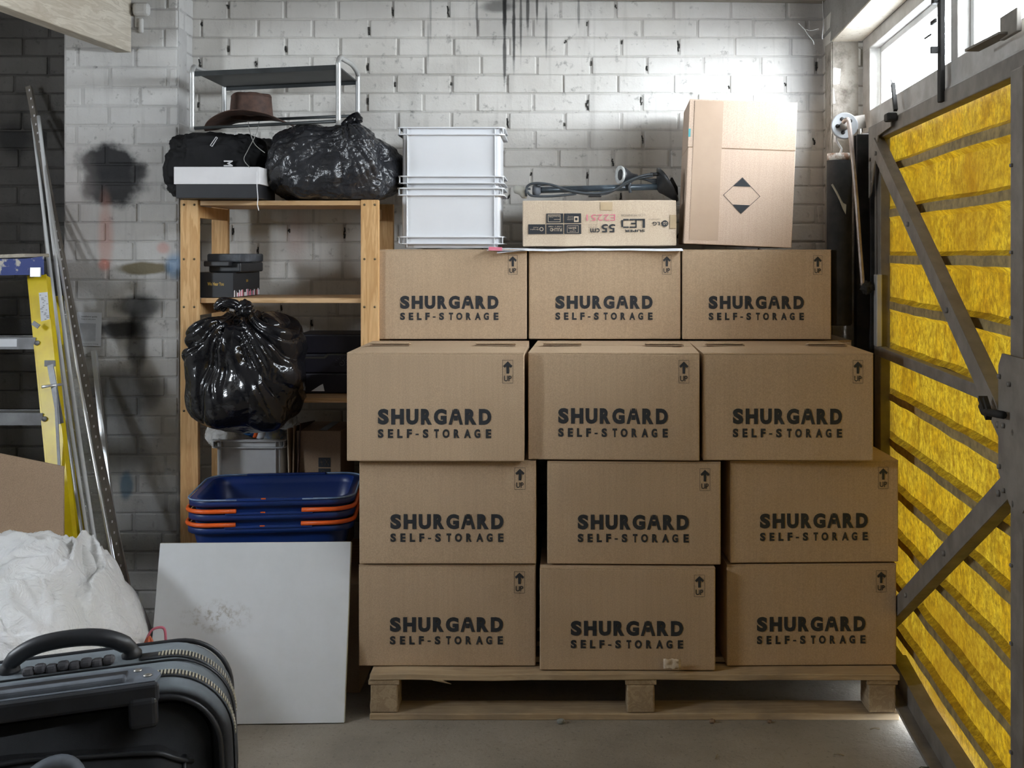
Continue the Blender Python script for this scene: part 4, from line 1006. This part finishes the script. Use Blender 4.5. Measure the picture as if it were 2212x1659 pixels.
# ---- white laminate panel leaning in front
def lam():
    t = NT('marked_white_laminate'); b = t.b; b.inputs['Roughness'].default_value = .38
    v = t.coord('Object'); n = t.noise(v, 5, 5, .7); n2 = t.noise(v, 30, 5, .7)
    col = t.ramp(n, [(.35, (.68, .70, .72)), (.7, (.62, .64, .65))])
    sx = t.n.new('ShaderNodeSeparateXYZ'); t.link(v, sx.inputs[0])
    dx = t.math('DIVIDE', t.math('SUBTRACT', sx.outputs[0], .20), .13); dz = t.math('DIVIDE', t.math('SUBTRACT', sx.outputs[2], .33), .06)
    d = t.math('SUBTRACT', 1.0, t.math('SQRT', t.math('ADD', t.math('MULTIPLY', dx, dx), t.math('MULTIPLY', dz, dz))))
    d = t.n.new('ShaderNodeClamp') if False else d
    m = t.math('MULTIPLY', t.math('MAXIMUM', d, 0.0), t.math('MAXIMUM', t.math('MULTIPLY', t.math('SUBTRACT', n2, .48), 9.0), 0.0))
    col = t.mix(t.math('MINIMUM', m, .8), col, (.30, .27, .22))
    t.link(col, b.inputs['Base Color']); return t.m
t = thing('laminate_panel', 'white laminate board leaning upright in front of the navy tubs', 'board')
PWd = .626; Ht = .558
t.location = (-1.298, 3.585, .0); t.rotation_euler = (R(-15.5), 0, R(1.8))
b = MB(); b.box((PWd / 2, .008, Ht / 2 + .004), (PWd, .015, Ht), .0015); b.build('board', lam(), t)
b = MB(); b.box((PWd + .0002, .009, Ht / 2 + .004), (.0016, .013, Ht - .003)); b.box((PWd / 2, .009, Ht + .0042), (PWd - .003, .013, .0014)); b.build('edge_band', m_chip, t)

# ------------------------------------------------------------------ left side: ladder, strips, dust sheet
def V(px, py, Y): return P(px, py, Y)
lad = thing('stepladder', 'yellow fibreglass stepladder with a blue top against the left wall', 'ladder')
# front right stile: top and foot
def rail(name, a, c, w, dpt, mat, lip=.006):
    b = MB(); d = (c - a); b.bar(a, c, w, lip, up=(0, 1, 0)); u = Vector((1, 0, 0))
    for s in (-1, 1): b.bar(a + Vector((s * (w / 2 - lip / 2), dpt / 2, 0)), c + Vector((s * (w / 2 - lip / 2), dpt / 2, 0)), lip, dpt, up=(0, 1, 0))
    return b.build(name, mat, lad)
Yt, Yb = 4.22, 3.83
a = V(80, 598, Yt); c = V(152, 1318, Yb)
a.z = V(0, 598, Yt).z; foot = a + (c - a) * (a.z / (a.z - c.z)) * .995
rail('stile', a, foot, .072, .030, m_yel)
al = Vector((-2.42, Yt, a.z)); fl = Vector((-2.52, foot.y, foot.z)); rail('stile', al, fl, .072, .030, m_yel)
# rear legs
a2 = V(112, 640, 4.33); f2 = V(160, 1140, 4.40); f2 = a2 + (f2 - a2) * ((a2.z - .002) / (a2.z - f2.z)); rail('rear_leg', a2, f2, .056, .03, m_yel)
rail('rear_leg', Vector((-2.42, 4.33, a2.z)), Vector((-2.5, f2.y, .002)), .056, .03, m_yel)
def at(t_): return a.lerp(foot, t_)
for k, zz in enumerate((V(0, 742, 4.13).z, V(0, 905, 4.05).z, V(0, 1065, 3.98).z, .37)):
    t_ = (a.z - zz) / (a.z - foot.z); p = at(t_); q = al.lerp(fl, t_)
    b = MB(); b.box(((p.x + q.x) / 2, p.y + .045, zz + .018), (p.x - q.x - .06, .09, .004), .001); b.box(((p.x + q.x) / 2, p.y - .0, zz), (p.x - q.x - .06, .004, .044), .001); b.box(((p.x + q.x) / 2, p.y + .088, zz), (p.x - q.x - .06, .004, .044), .001); s_ = b.build('step', m_alu, lad)
    if k == 0:
        b = MB(); b.box((V(12, 0, p.y).x, p.y - .003, zz + .002), (.085, .001, .028)); b.build('step_label', m_paper, s_)
    b = MB(); b.cyl((p.x - .022, p.y - .009, zz + .002), (p.x - .022, p.y - .002, zz + .002), .009, 12); b.build('rivet', m_alu, lad)
# rear horizontal brace
b = MB(); b.bar(Vector((-2.46, 4.40, .62)), a2.lerp(f2, .55), .008, .03); b.build('rear_brace', m_alu, lad)
# moulded blue top
b = MB(); zt = V(0, 578, 4.2).z; x1 = V(103, 0, 4.17).x
b.loft([[Vector((-2.48, y0, zt - .035)), Vector((x1 + dx_, y0, zt - .025)), Vector((x1 + dx_, y0, zt + .042)), Vector((x1 - .06 + dx_, y0, zt + .034)), Vector((-2.48, y0, zt + .026))] for y0, dx_ in ((4.14, 0), (4.34, -.10))], 0, False)
b.build('top_cap', m_stepblue, lad)
b = MB(); b.box((-2.19, 4.25, zt + .036), (.5, .20, .014), .004, rot=(0, R(-2), 0)); b.build('top_tray', m_beam, lad)
b = MB(); b.box((V(75, 0, 4.13).x, 4.137, V(0, 588, 4.13).z), (.040, .006, .036), .002); b.build('hinge_plate', m_chrome, lad)
b = MB(); p = at((a.z - V(0, 690, 4.17).z) / (a.z - foot.z)); M0 = T(p + Vector((.017, -.005, 0))) @ Matrix.Rotation(R(4.5), 4, 'Y').inverted()
b.box((0, 0, 0), (.032, .001, .20), M=M0); b.build('warning_label', m_paper, lad)
b = MB(); rn = random.Random(4)
for k in range(34):
    b.box((rn.uniform(-.012, .012), -.001, -.094 + k * .0056), (rn.uniform(.004, .012), .0006, .0022), M=M0)
b.build('label_print', m_grey, lad)
# spreader bar, bracket and bolt
p = V(108, 785, 4.06)
b = MB(); b.box((p.x, p.y, p.z), (.040, .006, .022), .002); b.bar(V(108, 785, 4.06), V(131, 915, 4.02), .022, .004, up=(0, 1, 0)); b.build('spreader', m_alu, lad)
b = MB(); b.tube([V(90, 836, 4.02), V(136, 830, 4.06)], .005, 8); b.build('spreader_bolt', m_chrome, lad)
b = MB(); b.bar(V(119, 835, 4.03), V(128, 1008, 3.97), .010, .004, up=(0, 1, 0)); b.build('spreader_arm', m_alu, lad)
b = MB(); b.bar(V(71, 697, 4.12), V(84, 706, 4.12), .016, .006, up=(0, 1, 0)); b.build('clip', m_alu, lad)

# metal strips and tubes leaning against the pier
def ext(pa, pb, zend=.004):
    d = pb - pa; return pa + d * ((pa.z - zend) / (pa.z - pb.z))
strips = [
    ('dark_angle_strip', 'tallest dark perforated metal angle leaning in the corner by the pier', (60, 186, 4.64), (242, 1135, 4.08), m_steel, .012, True),
    ('enamel_tube', 'longest slim white tube in the leaning bundle, furthest to the left', (70, 256, 4.62), (192, 1138, 4.02), m_whtube, .0065, False),
    ('enamel_tube', 'white and silver tube with a square cut top leaning in the bundle', (83, 251, 4.60), (206, 1140, 4.05), m_whtube, .0075, False),
    ('enamel_tube', 'thin silver tube crossing in front of the leaning bundle', (86, 290, 4.58), (236, 1138, 3.96), m_chrome, .0055, False),
    ('enamel_tube', 'slim grey tube at the back of the leaning bundle', (95, 480, 4.55), (182, 1140, 4.10), m_silver, .006, False),
]
for (nm, lab, A, B, mt, r_, perf) in strips:
    pa, pb = V(*A), V(*B); e = ext(pa, pb)
    b = MB()
    if perf:
        b.bar(pa, e, .022, .0015, up=(0, 1, 0)); b.bar(pa + Vector((.011, .008, 0)), e + Vector((.011, .008, 0)), .0015, .018, up=(0, 1, 0))
        d = e - pa
        for k in range(60): q = pa + d * ((k + .5) / 60); b.box(q + Vector((.004, -.0018, 0)), (.005, .001, .010), 0, mi=1)
        o = b.build(nm, [mt, m_whitebox])

    else:
        mid = (pa + e) / 2 + Vector((-.006, -.02, 0)); b.tube(curve([pa, mid, e], .01, steps=10), r_, 10); o = b.build(nm, mt)
    tag(o, lab, 'tube' if not perf else 'metal strip', group='bundle of leaning metal tubes and strips')
t = thing('edging_strip', 'shiny bright perforated metal edging in a clear sleeve by the pier', 'metal strip')
pa, pb = V(152, 690, 4.46), V(243, 1130, 4.18); e = ext(pa, pb); b = MB(); b.bar(pa, e, .020, .0015, up=(0, 1, 0)); b.bar(pa + Vector((.010, .01, 0)), e + Vector((.010, .01, 0)), .0015, .02, up=(0, 1, 0)); d = e - pa
for k in range(48): b.box(pa + d * ((k + .5) / 48) + Vector((-.004, -.0016, 0)), (.005, .001, .007), 0, mi=1)
b.build('strip', [m_chrome, m_grey], t)
b = MB(); pa_, pe = V(128, 660, 4.42), V(228, 1180, 4.12)
def slv(u, v_):
    a_ = u * 2 * math.pi; c_ = pa_.lerp(pe, v_); w = .034 + .022 * math.sin(min(v_ * 6, 1.57)) + .006 * noise.noise(Vector((u * 4, v_ * 18, 2)))
    w *= .4 + .6 * min(1, v_ * 14); return c_ + Vector((math.cos(a_) * w, math.sin(a_) * w * .55, .01 * noise.noise(Vector((u * 5, v_ * 25, 6)))))
b.grid(slv, 30, 90, closed_u=True); b.build('clear_sleeve', m_clear, t)['label'] = 'crinkled clear plastic sleeve'
pa, pb = V(201, 757, 4.48), V(222, 950, 4.36); e = ext(pa, pb); b = MB(); b.bar(pa, e, .018, .0015, up=(0, 1, 0)); b.bar(pa + Vector((.009, .008, 0)), e + Vector((.009, .008, 0)), .0015, .016, up=(0, 1, 0)); o = b.build('short_strip', m_chrome)
tag(o, 'short bright metal angle standing nearest the pier notice', 'metal strip', 'bundle of leaning metal tubes and strips')
# red arrows on the sleeve's packing
b = MB(); p = V(238, 1105, 4.17)
b.box(p, (.012, .001, .07), rot=(0, R(-4), 0)); tag(b.build('red_tag', m_ink_red), 'small red printed tag at the foot of the bright edging', 'tag')

# notice on the pier
t = thing('wall_notice', 'white printed notice stuck on the painted brick pier', 'notice'); p = V(192, 711, YP - .007); t.location = p; t.rotation_euler = (0, R(1.5), 0)
b = MB(); b.box((0, 0, 0), (.099, .0014, .134)); b.build('sheet', m_paper, t)
b = MB(); b.box((-.004, -.0012, -.012), (.064, .0006, .07)); b.build('picture', M_('grey_picture', (.42, .44, .48), (.6, .62, .66), rough=.6, vs_=14), t)
b = MB(); b.text('Installation guide', -.030, .046, .062, .007, -.0016, 0, .02); b.text('Keep in safe place', -.030, .036, .056, .006, -.0016, 0, .01); b.text('see reverse for fitting', -.036, -.061, .075, .005, -.0016, 0, 0)
b.build('print', m_grey, t)

# cardboard sheet and dust sheets
b = MB(); pts = [V(-60, 968, 3.78), V(137, 1008, 3.74), V(137, 1330, 3.60), V(-60, 1330, 3.60)]
b.prism(pts, (0, .008, 0)); o = b.build('cardboard_sheet', m_card_d); tag(o, 'plain brown cardboard sheet propped against the stepladder', 'cardboard')
def hf(x, y):
    """height of the heap of dust sheets"""
    cx, cy = -1.97, 3.46
    dx = (x - cx) / (.74 if x > cx else .92); dy = (y - cy) / (.50 if y > cy else .70)
    d = (abs(dx) ** 3.0 + abs(dy) ** 3.0) ** (1 / 3.0)
    h = .60 * max(0, 1 - d ** 5) ** .6
    h *= 1 - .30 * max(0, (cy + .12 - y)) - .05 * (x - cx)
    return h
def crease(p, s, amp):
    q = p * s; n1 = noise.noise(q + Vector((noise.noise(q * .6) * 1.5, noise.noise(q * .6 + Vector((9, 0, 0))) * 1.5, 0))); return -abs(n1) * amp
sheet_lab = [('white crumpled dust sheet heaped on the floor beside the laminate board', 0)]
b = MB()
NXs, NYs = 230, 190
def fs(u, v_):
    x = -2.95 + u * 1.70; y = 2.72 + v_ * 1.25; h = hf(x, y); p = Vector((x, y, 0)); k = min(1, h * 5)
    z = h + k * (crease(Vector((x * .8 + y * .5, y * .7 - x * .3, .3)), 2.4, .22) + crease(p + Vector((3, 1, 0)), 4.6, .11) + crease(p, 12, .012) + .05 * noise.noise(p * 2.2))
    z += .075 * k
    sx = .04 * noise.noise(Vector((x * 5, y * 5, 4))) * k; sy = .04 * noise.noise(Vector((x * 5, y * 5, 8))) * k
    return Vector((x + sx, y + sy, max(z, .004)))
b.grid(fs, NXs, NYs)
dead = [f for f in b.bm.faces if all(v.co.z < .0045 for v in f.verts)]
bmesh.ops.delete(b.bm, geom=dead, context='FACES')
o = b.build('dust_sheet', m_sheet); tag(o, 'large white crumpled dust sheet heaped on the floor left of the board', 'dust sheet')
# a second sheet thrown over the heap
b = MB()
def f2_(u, v_):
    w = u - .5; c_ = V(175, 1150, 3.6).lerp(V(60, 1370, 3.02), v_); hw = .13 + .10 * math.sin(v_ * 3) + .03 * noise.noise(Vector((v_ * 5, 1, 1)))
    p = c_ + Vector((w * 2 * hw, w * .12, 0)); base = hf(p.x, p.y)
    z = max(base, .1) * 1.0 + .045 + .06 * (1 - (2 * w) ** 2) ** .5 * .6 + crease(Vector((u * 1.3, v_ * .8, 2)), 3.0, .08) + crease(Vector((u, v_, 5)), 9, .02) - .05 * abs(2 * w) ** 4
    return Vector((p.x, p.y, z))
b.grid(f2_, 70, 100); o = b.build('dust_sheet', m_sheet, solid=.002); tag(o, 'twisted strip of white sheet lying over the top of the dust sheet heap', 'dust sheet')
# orange carrier
b = MB()
p0 = V(322, 1345, 3.50)
def ob(u, v_):
    a_ = u * 2 * math.pi; r_ = (.050 * (1 - v_ ** 3) + .004) * (1 + .2 * math.sin(5 * a_ + v_ * 3)); return Vector((p0.x + r_ * math.cos(a_), 3.50 + r_ * math.sin(a_), .002 + v_ * .315))
b.grid(ob, 40, 20, closed_u=True); b.poly([ob(k / 40, 0) for k in range(40)])
ot = b.build('carrier_bag', M_('orange_film', (.62, .13, .04), (.45, .08, .03), rough=.35)); tag(ot, 'orange plastic carrier bag squeezed between dust sheet and white board', 'bag')
b = MB(); b.tube(curve([Vector((p0.x - .01, 3.50, .30)), Vector((p0.x + .01, 3.50, .335)), Vector((p0.x + .045, 3.50, .34)), Vector((p0.x + .05, 3.505, .30))], .01), .004, 6); b.build('handle', m_ink_red, ot)

# ------------------------------------------------------------------ suitcase in the foreground
sc = thing('suitcase', 'dusty black upright suitcase with carry handles in the left foreground', 'suitcase')
SW, SD, SH = .60, .30, .712
sc.matrix_world = T((-1.128, 1.865, 0)) @ Matrix.Rotation(R(15), 4, 'Z') @ Matrix.Rotation(R(-2.5), 4, 'Y') @ Matrix.Rotation(R(-2), 4, 'X')
def rr(w, h, r, y, n=10, x0=0.0, z0=0.0):
    out = []
    for (cx, cz, a0) in ((w - r, h - r, 0), (r, h - r, 90), (r, r, 180), (w - r, r, 270)):
        for k in range(n):
            a_ = R(a0 + k * 90 / (n - 1)); out.append(Vector((x0 + cx + r * math.cos(a_), y, z0 + cz + r * math.sin(a_))))
    return out
def inset(i, y, r): return rr(SW - 2 * i, SH - 2 * i, r, y, 12, i, i)
ct = NT('dusty_suitcase_cloth'); cb_ = ct.b; cb_.inputs['Roughness'].default_value = .85; cv = ct.coord('Object'); gn = ct.n.new('ShaderNodeNewGeometry'); sz_ = ct.n.new('ShaderNodeSeparateXYZ'); ct.link(gn.outputs['Normal'], sz_.inputs[0])
dustm = ct.math('MULTIPLY', ct.math('MAXIMUM', ct.math('SUBTRACT', sz_.outputs[2], .25), 0.0), ct.math('ADD', ct.noise(cv, 6, 5, .7), .35)); ct.link(ct.mix(dustm, (.013, .014, .017), (.24, .28, .31)), cb_.inputs['Base Color'])
ct.link(ct.bump(ct.noise(cv, 500, 2), .4, .001), cb_.inputs['Normal']); m_case = ct.m
m_case_d = M_('dark_suitcase_cloth', (.009, .010, .012), (.018, .02, .024), rough=.85, vs_=9, bump=.4, bs=500, bd=.001)
m_zip = M_('suitcase_piping', (.012, .013, .015), (.03, .033, .04), rough=.45)
b = MB(); b.loft([inset(.035, .030, .07), inset(.030, .012, .08), inset(.012, .004, .10), inset(.003, .016, .115), inset(0, .06, .12), inset(0, SD - .05, .12), inset(.006, SD - .015, .115), inset(.03, SD, .10)], 0, True); b.build('shell', m_case, sc)
for (nm, y, i, r_) in (('piping', .006, .020, .0055), ('piping', SD - .012, .006, .005), ('zip_seam', .145, -.0015, .0022)):
    b = MB(); b.tube(inset(i, y, .115 if nm == 'zip_seam' else .1), r_, 8, closed=True); b.build(nm, m_zip, sc)
b = MB(); b.loft([rr(SW - .075, SH - .075, .075, y, 10, .0375, .0375) for y in (.034, .020)], 0, True); b.build('front_panel', m_case_d, sc)
# ribbed guards that wrap over the top right corner
m_beige = M_('beige_ribs', (.45, .41, .30), (.32, .30, .24), rough=.6)
for (y0, y1) in ((.052, .082), (.165, .200)):
    path = [p for p in rr(SW, SH, .12, 0, 26)[:26]][::-1]
    path = [Vector((SW - .12 - .045 + .0, 0, SH))] + path + [Vector((SW, 0, SH - .12 - k * .02)) for k in range(1, 6)]
    b = MB(); b.loft([[p + Vector((0, y0, 0)) * 1 + Vector((0, 0, 0)) for p in path], [p * 1 + Vector((0, y1, 0)) for p in path]], 0, True, False, False, closed=False)
    for v in b.bm.verts:
        n_ = Vector((v.co.x - (SW - .12), 0, v.co.z - (SH - .12)));
        if v.co.z < SH - .12: n_ = Vector((1, 0, 0))
        if v.co.x < SW - .12: n_ = Vector((0, 0, 1))
        v.co += n_.normalized() * .0022
    g_ = b.build('corner_guard', m_dustpl, sc, solid=.003)
    b = MB()
    for k in range(34):
        a_ = R(96 - k * 2.9); c_ = Vector((SW - .12 + math.cos(a_) * .1245, (y0 + y1) / 2, SH - .12 + math.sin(a_) * .1245))
        sh_ = .8 if k > 0 else .5
        b.box(c_, (.0028, (y1 - y0) * sh_, .0022), rot=(0, -a_ + R(90), 0))
    b.build('ribs', m_beige, g_)
# top carry handle
b = MB(); xm = .308; hy = .20
hp = curve([Vector((xm - .108, hy, SH - .002)), Vector((xm - .102, hy - .005, SH + .022)), Vector((xm - .06, hy - .012, SH + .046)), Vector((xm, hy - .014, SH + .053)), Vector((xm + .06, hy - .012, SH + .046)), Vector((xm + .102, hy - .005, SH + .022)), Vector((xm + .108, hy, SH - .002))], .01, steps=6)
b.tube(hp, [.016 if 6 < k < len(hp) - 7 else .014 + .005 * (k in (1, 2, 3, len(hp) - 2, len(hp) - 3, len(hp) - 4)) for k in range(len(hp))], 12)
b.build('carry_handle', m_zip, sc)
b = MB()
for k in range(8): b.box((xm - .07 + k * .02, hy - .03, SH + .006 + .003 * (k % 2)), (.021, .022, .016), .006, seg=2)
b.build('finger_grip', M_('worn_grey_rubber', (.07, .07, .08), (.13, .12, .12), rough=.7), sc)
# telescopic handle set in its housing
m_tray = M_('dusty_grey_moulding', (.075, .085, .10), (.15, .17, .20), rough=.6, vs_=10)
b = MB()
outer = [Vector((xm - .21 + .0, .010, SH + .003)), Vector((xm + .165, .010, SH + .003)), Vector((xm + .172, .05, SH + .003)), Vector((xm + .150, .092, SH + .003)), Vector((xm + .11, .100, SH + .003)), Vector((xm - .16, .100, SH + .003)), Vector((xm - .20, .088, SH + .003)), Vector((xm - .218, .05, SH + .003))]
b.prism(outer, (0, 0, .006)); b.build('handle_housing', m_tray, sc)
b = MB(); b.box((xm - .02, .066, SH + .0098), (.265, .034, .002), .0008); b.build('housing_slot', m_blackpl, sc)
b = MB(); b.bar((xm - .150, .030, SH + .012), (xm + .115, .030, SH + .012), .022, .014, bev=.005); b.build('telescopic_grip', m_tray, sc)
b = MB(); b.bar((xm - .215, .000, SH - .008), (xm + .172, .000, SH - .008), .018, .034, bev=.006); b.build('housing_front', m_zip, sc)
for x in (xm - .185, xm + .145):
    b = MB(); b.box((x, -.004, SH - .040), (.050, .020, .055), .010, seg=3); b.build('grip_socket', m_zip, sc)
m_rivet = M_('dull_rivet', (.45, .43, .40), rough=.35, metal=.8)
for (x, y) in ((xm - .165, .078), (xm - .195, .045), (xm + .130, .078), (xm + .150, .042)):
    b = MB(); b.lathe([(.008, 0), (.0075, .002), (.003, .0035), (.0004, .0038)], (x, y, SH + .009), 14); b.build('rivet', m_rivet, sc)
# front pocket with a strap handle
b = MB()
def pk(u, v_):
    x = .06 + u * (SW - .13); z = .05 + v_ * .565; e = min(u, 1 - u) * 9; e2 = min(v_, 1 - v_) * 7; y = .022 - .075 * min(1, e) ** .5 * min(1, e2) ** .5 - .008 * noise.noise(Vector((u * 5, v_ * 5, 1)))
    return Vector((x, y, z - .035 * (1 - min(1, e)) * v_ + .01 * math.sin(u * 5) * v_))
b.grid(pk, 60, 40); b.build('front_pocket', m_case_d, sc)
b = MB(); b.tube([pk(u / 30, .985) + Vector((0, -.003, .004)) for u in range(31)], .0045, 8); b.tube([pk(.965, v_ / 20) + Vector((.003, -.004, 0)) for v_ in range(21)], .0045, 8); b.tube([pk(.04 + u * .012, .55 + .43 * math.sin(u / 14 * 1.5)) + Vector((0, -.01, 0)) for u in range(15)], .003, 6); b.build('pocket_piping', m_zip, sc)
b = MB(); b.tube(curve([pk(.30, .62) + Vector((0, -.01, 0)), pk(.36, .86) + Vector((0, -.035, 0)), pk(.48, .97) + Vector((0, -.05, .01)), pk(.60, .98) + Vector((0, -.045, .01)), pk(.66, .86) + Vector((0, -.03, 0)), pk(.67, .70) + Vector((0, -.01, 0))], .02), .014, 10); b.build('strap_handle', m_tray, sc)
for u in (.10, .84):
    b = MB(); q = pk(u, .80); b.lathe([(.009, 0), (.008, .003), (.0004, .005)], n=14, M=T(q + Vector((0, -.002, 0))) @ Matrix.Rotation(R(90), 4, 'X')); b.build('pocket_stud', m_rivet, sc)

# ------------------------------------------------------------------ pulley, lifting arm and counterweight by the door
t = thing('pulley_wheel', 'pale round pulley wheel with holes mounted by the garage door', 'pulley'); pc = V(1824, 272, 4.20)
Mp = T(pc) @ Matrix.Rotation(R(-8), 4, 'Z') @ Matrix.Rotation(R(90), 4, 'X')
b = MB(); b.lathe([(.004, -.012), (.044, -.012), (.048, -.014), (.048, -.008), (.043, -.002), (.043, .002), (.048, .008), (.048, .014), (.044, .012), (.004, .012)], n=40, M=Mp); b.build('wheel', M_('dull_grey_pulley', (.30, .31, .32), (.2, .2, .2), rough=.5), t)
b = MB()
for k in range(5):
    a_ = R(40 + k * 72); c_ = Mp @ Vector((.026 * math.cos(a_), .026 * math.sin(a_), .0125)); d_ = Mp.to_3x3() @ Vector((0, 0, 1)); 
    if k != 4: hb = MB(); hb.cyl(c_, c_ + d_ * .0012, .0075, 14); hb.build('hole', m_steel_d, t)
b.cyl(Mp @ Vector((0, 0, .010)), Mp @ Vector((0, 0, .030)), .016, 16); b.build('hub', m_steel, t)
b = MB(); b.bar(V(1830, 268, 4.26), V(1868, 262, 4.30), .008, .05, up=(0, 0, 1)); b.build('bracket', m_steel, t)
t = thing('lifting_arm', 'long rusty steel lifting arm hanging from the pulley beside the door', 'door arm')
b = MB(); b.tube(curve([V(1822, 264, 4.14), V(1829, 258, 4.12), V(1834, 268, 4.12), V(1842, 340, 4.12), V(1850, 430, 4.12), V(1858, 540, 4.12), V(1864, 616, 4.12)], .01), .0078, 10); b.build('rod', M_('worn_steel_rod', (.42, .36, .32), (.26, .2, .17), rough=.4, metal=.4, vs_=20), t)
b = MB(); p = V(1873, 622, 4.12)
b.grid(lambda u, v_: p + superell(u, v_, .022, .018, .022, .9, .9) * (1 + .5 * noise.noise(superell(u, v_, 1, 1, 1) * 2.3)), 26, 18, closed_u=True); b.build('pivot', m_steel_d, t)
t = thing('counterweight', 'black counterweight cylinder hanging in the corner under the pulley', 'counterweight')
cw = V(1813, 0, 4.22)
zt, zbm = V(0, 340, 4.22).z, V(0, 700, 4.22).z
b = MB(); b.cyl((cw.x, 4.22, zbm), (cw.x, 4.22, zt - .012), .046, 30); b.cyl((cw.x, 4.22, zbm - .004), (cw.x, 4.22, zbm), .042, 30); b.build('body', m_steel_d, t)
b = MB(); b.cyl((cw.x, 4.22, zt - .012), (cw.x, 4.22, zt + .014), .044, 30); b.build('cap', M_('flaking_white_paint', (.62, .6, .56), (.25, .15, .1), rough=.8, vs_=26, lo=.5, hi=.6), t)
b = MB(); b.tube(curve([Vector((cw.x, 4.22, zt + .01)), Vector((cw.x + .008, 4.22, zt + .03)), Vector((cw.x - .004, 4.22, zt + .05)), Vector((cw.x - .012, 4.22, zt + .066)), Vector((cw.x - .010, 4.22, zt + .085))], .01), .0045, 8); b.build('hook', m_silver, t)
b = MB(); q = V(1797, 398, 4.165); b.tube(curve([q, q + Vector((.016, -.004, -.030)), q + Vector((.030, -.004, -.058)), q + Vector((.038, -.002, -.070))], .01), .0042, 6); b.prism([q + Vector((.028, -.004, -.062)), q + Vector((.052, -.004, -.075)), q + Vector((.050, -.004, -.11)), q + Vector((.040, -.004, -.092))], (0, .002, 0))
b.build('torn_label', M_('torn_tape', (.36, .33, .26), (.2, .18, .13), rough=.8), t)

# cobweb threads in the corner
m_web = M_('dusty_web', (.5, .49, .47), rough=.9)
for (lab, pts, r_) in (('long dusty cobweb thread hanging in the top right corner', [(1777, 2), (1778, 30), (1779, 52), (1776, 80), (1778, 84)], .0018), ('forked cobweb thread drifting left of the hanging one', [(1724, 50), (1738, 64), (1745, 75), (1756, 88), (1758, 96)], .0014)):
    b = MB(); b.tube(curve([V(px, py, 4.40) for px, py in pts], .01), r_, 5)
    if r_ < .0016: b.tube(curve([V(1738, 63, 4.40), V(1752, 66, 4.40), V(1768, 62, 4.40)], .01), .001, 5)
    tag(b.build('cobweb', m_web), lab, 'cobweb')

# ------------------------------------------------------------------ litter on the floor
m_stone = M_('grey_pebble', (.30, .31, .28), (.2, .2, .18), rough=.9, vs_=30)
for (px, py, s, lab, cat) in ((1211, 1563, .012, 'small grey pebble on the floor left of the pallet centre block', 'pebble'), (1539, 1562, .010, 'small tan pebble on the floor in front of the pallet right half', 'pebble'),
                        (1662, 1562, .008, 'tiny dark clod on the floor in front of the pallet', 'clod')):
    Yg = 1.5 * F_PX / (py - CY); b = MB(); q = Vector(((px - CX) * Yg / F_PX, Yg, s * .6))
    b.grid(lambda u, v_: q + superell(u, v_, s, s * .8, s * .7, .8, .8) * (1 + .35 * noise.noise(superell(u, v_, 1, 1, 1) * 1.9 + Vector((s * 900, 0, 0)))), 16, 10, closed_u=True)
    tag(b.build('pebble', m_stone if 'grey' in lab else m_cedge), lab, cat)
m_leaf = M_('dark_green_leaf', (.03, .05, .018), (.05, .06, .025), rough=.6)
t = thing('weed_plant', 'dark green weed growing at the foot of the garage door', 'plant', (0, 0, 0)); rn = random.Random(12)
base = Vector((.98, 3.22, .0)); b = MB(); lf = []
for k in range(9):
    an = rn.uniform(-2.6, .4); ln = rn.uniform(.06, .14); tip = base + Vector((math.cos(an) * ln, math.sin(an) * ln * .8, rn.uniform(.015, .06)))
    b.tube([base + Vector((0, 0, .002)), (base + tip) / 2 + Vector((0, 0, .02)), tip], .0016, 5); lf.append((tip, an, rn.uniform(.03, .055)))
b.build('stems', m_leaf, t)
for (tip, an, L_) in lf:
    b = MB(); d = Vector((math.cos(an), math.sin(an), -.1)).normalized(); s_ = Vector((-d.y, d.x, 0)); 
    b.grid(lambda u, v_: tip + d * (u * L_) + s_ * ((v_ - .5) * L_ * .55 * math.sin(math.pi * min(.98, u * .95 + .03))) + Vector((0, 0, .008 * math.sin(u * 3) + .006 * abs(v_ - .5))), 8, 4); b.build('leaf', m_leaf, t)
m_straw = M_('dry_straw', (.3, .24, .15), rough=.9)
for k, (px, py, an) in enumerate(((1890, 1577, .1), (1812, 1633, -.3), (1548, 1637, 1.2))):
    Yg = 1.5 * F_PX / (py - CY); q = Vector(((px - CX) * Yg / F_PX, Yg, .0035)); b = MB(); d = Vector((math.cos(an), math.sin(an), 0)) * .015
    b.tube([q - d, q + Vector((0, .003, .002)), q + d], .0018, 5)
    tag(b.build('straw', m_straw), ('pale curl of straw on the floor near the door end of the pallet', 'dark twig on the floor at lower right near the weed', 'green-brown leaf stalk on the floor below the middle of the pallet')[k], 'straw')
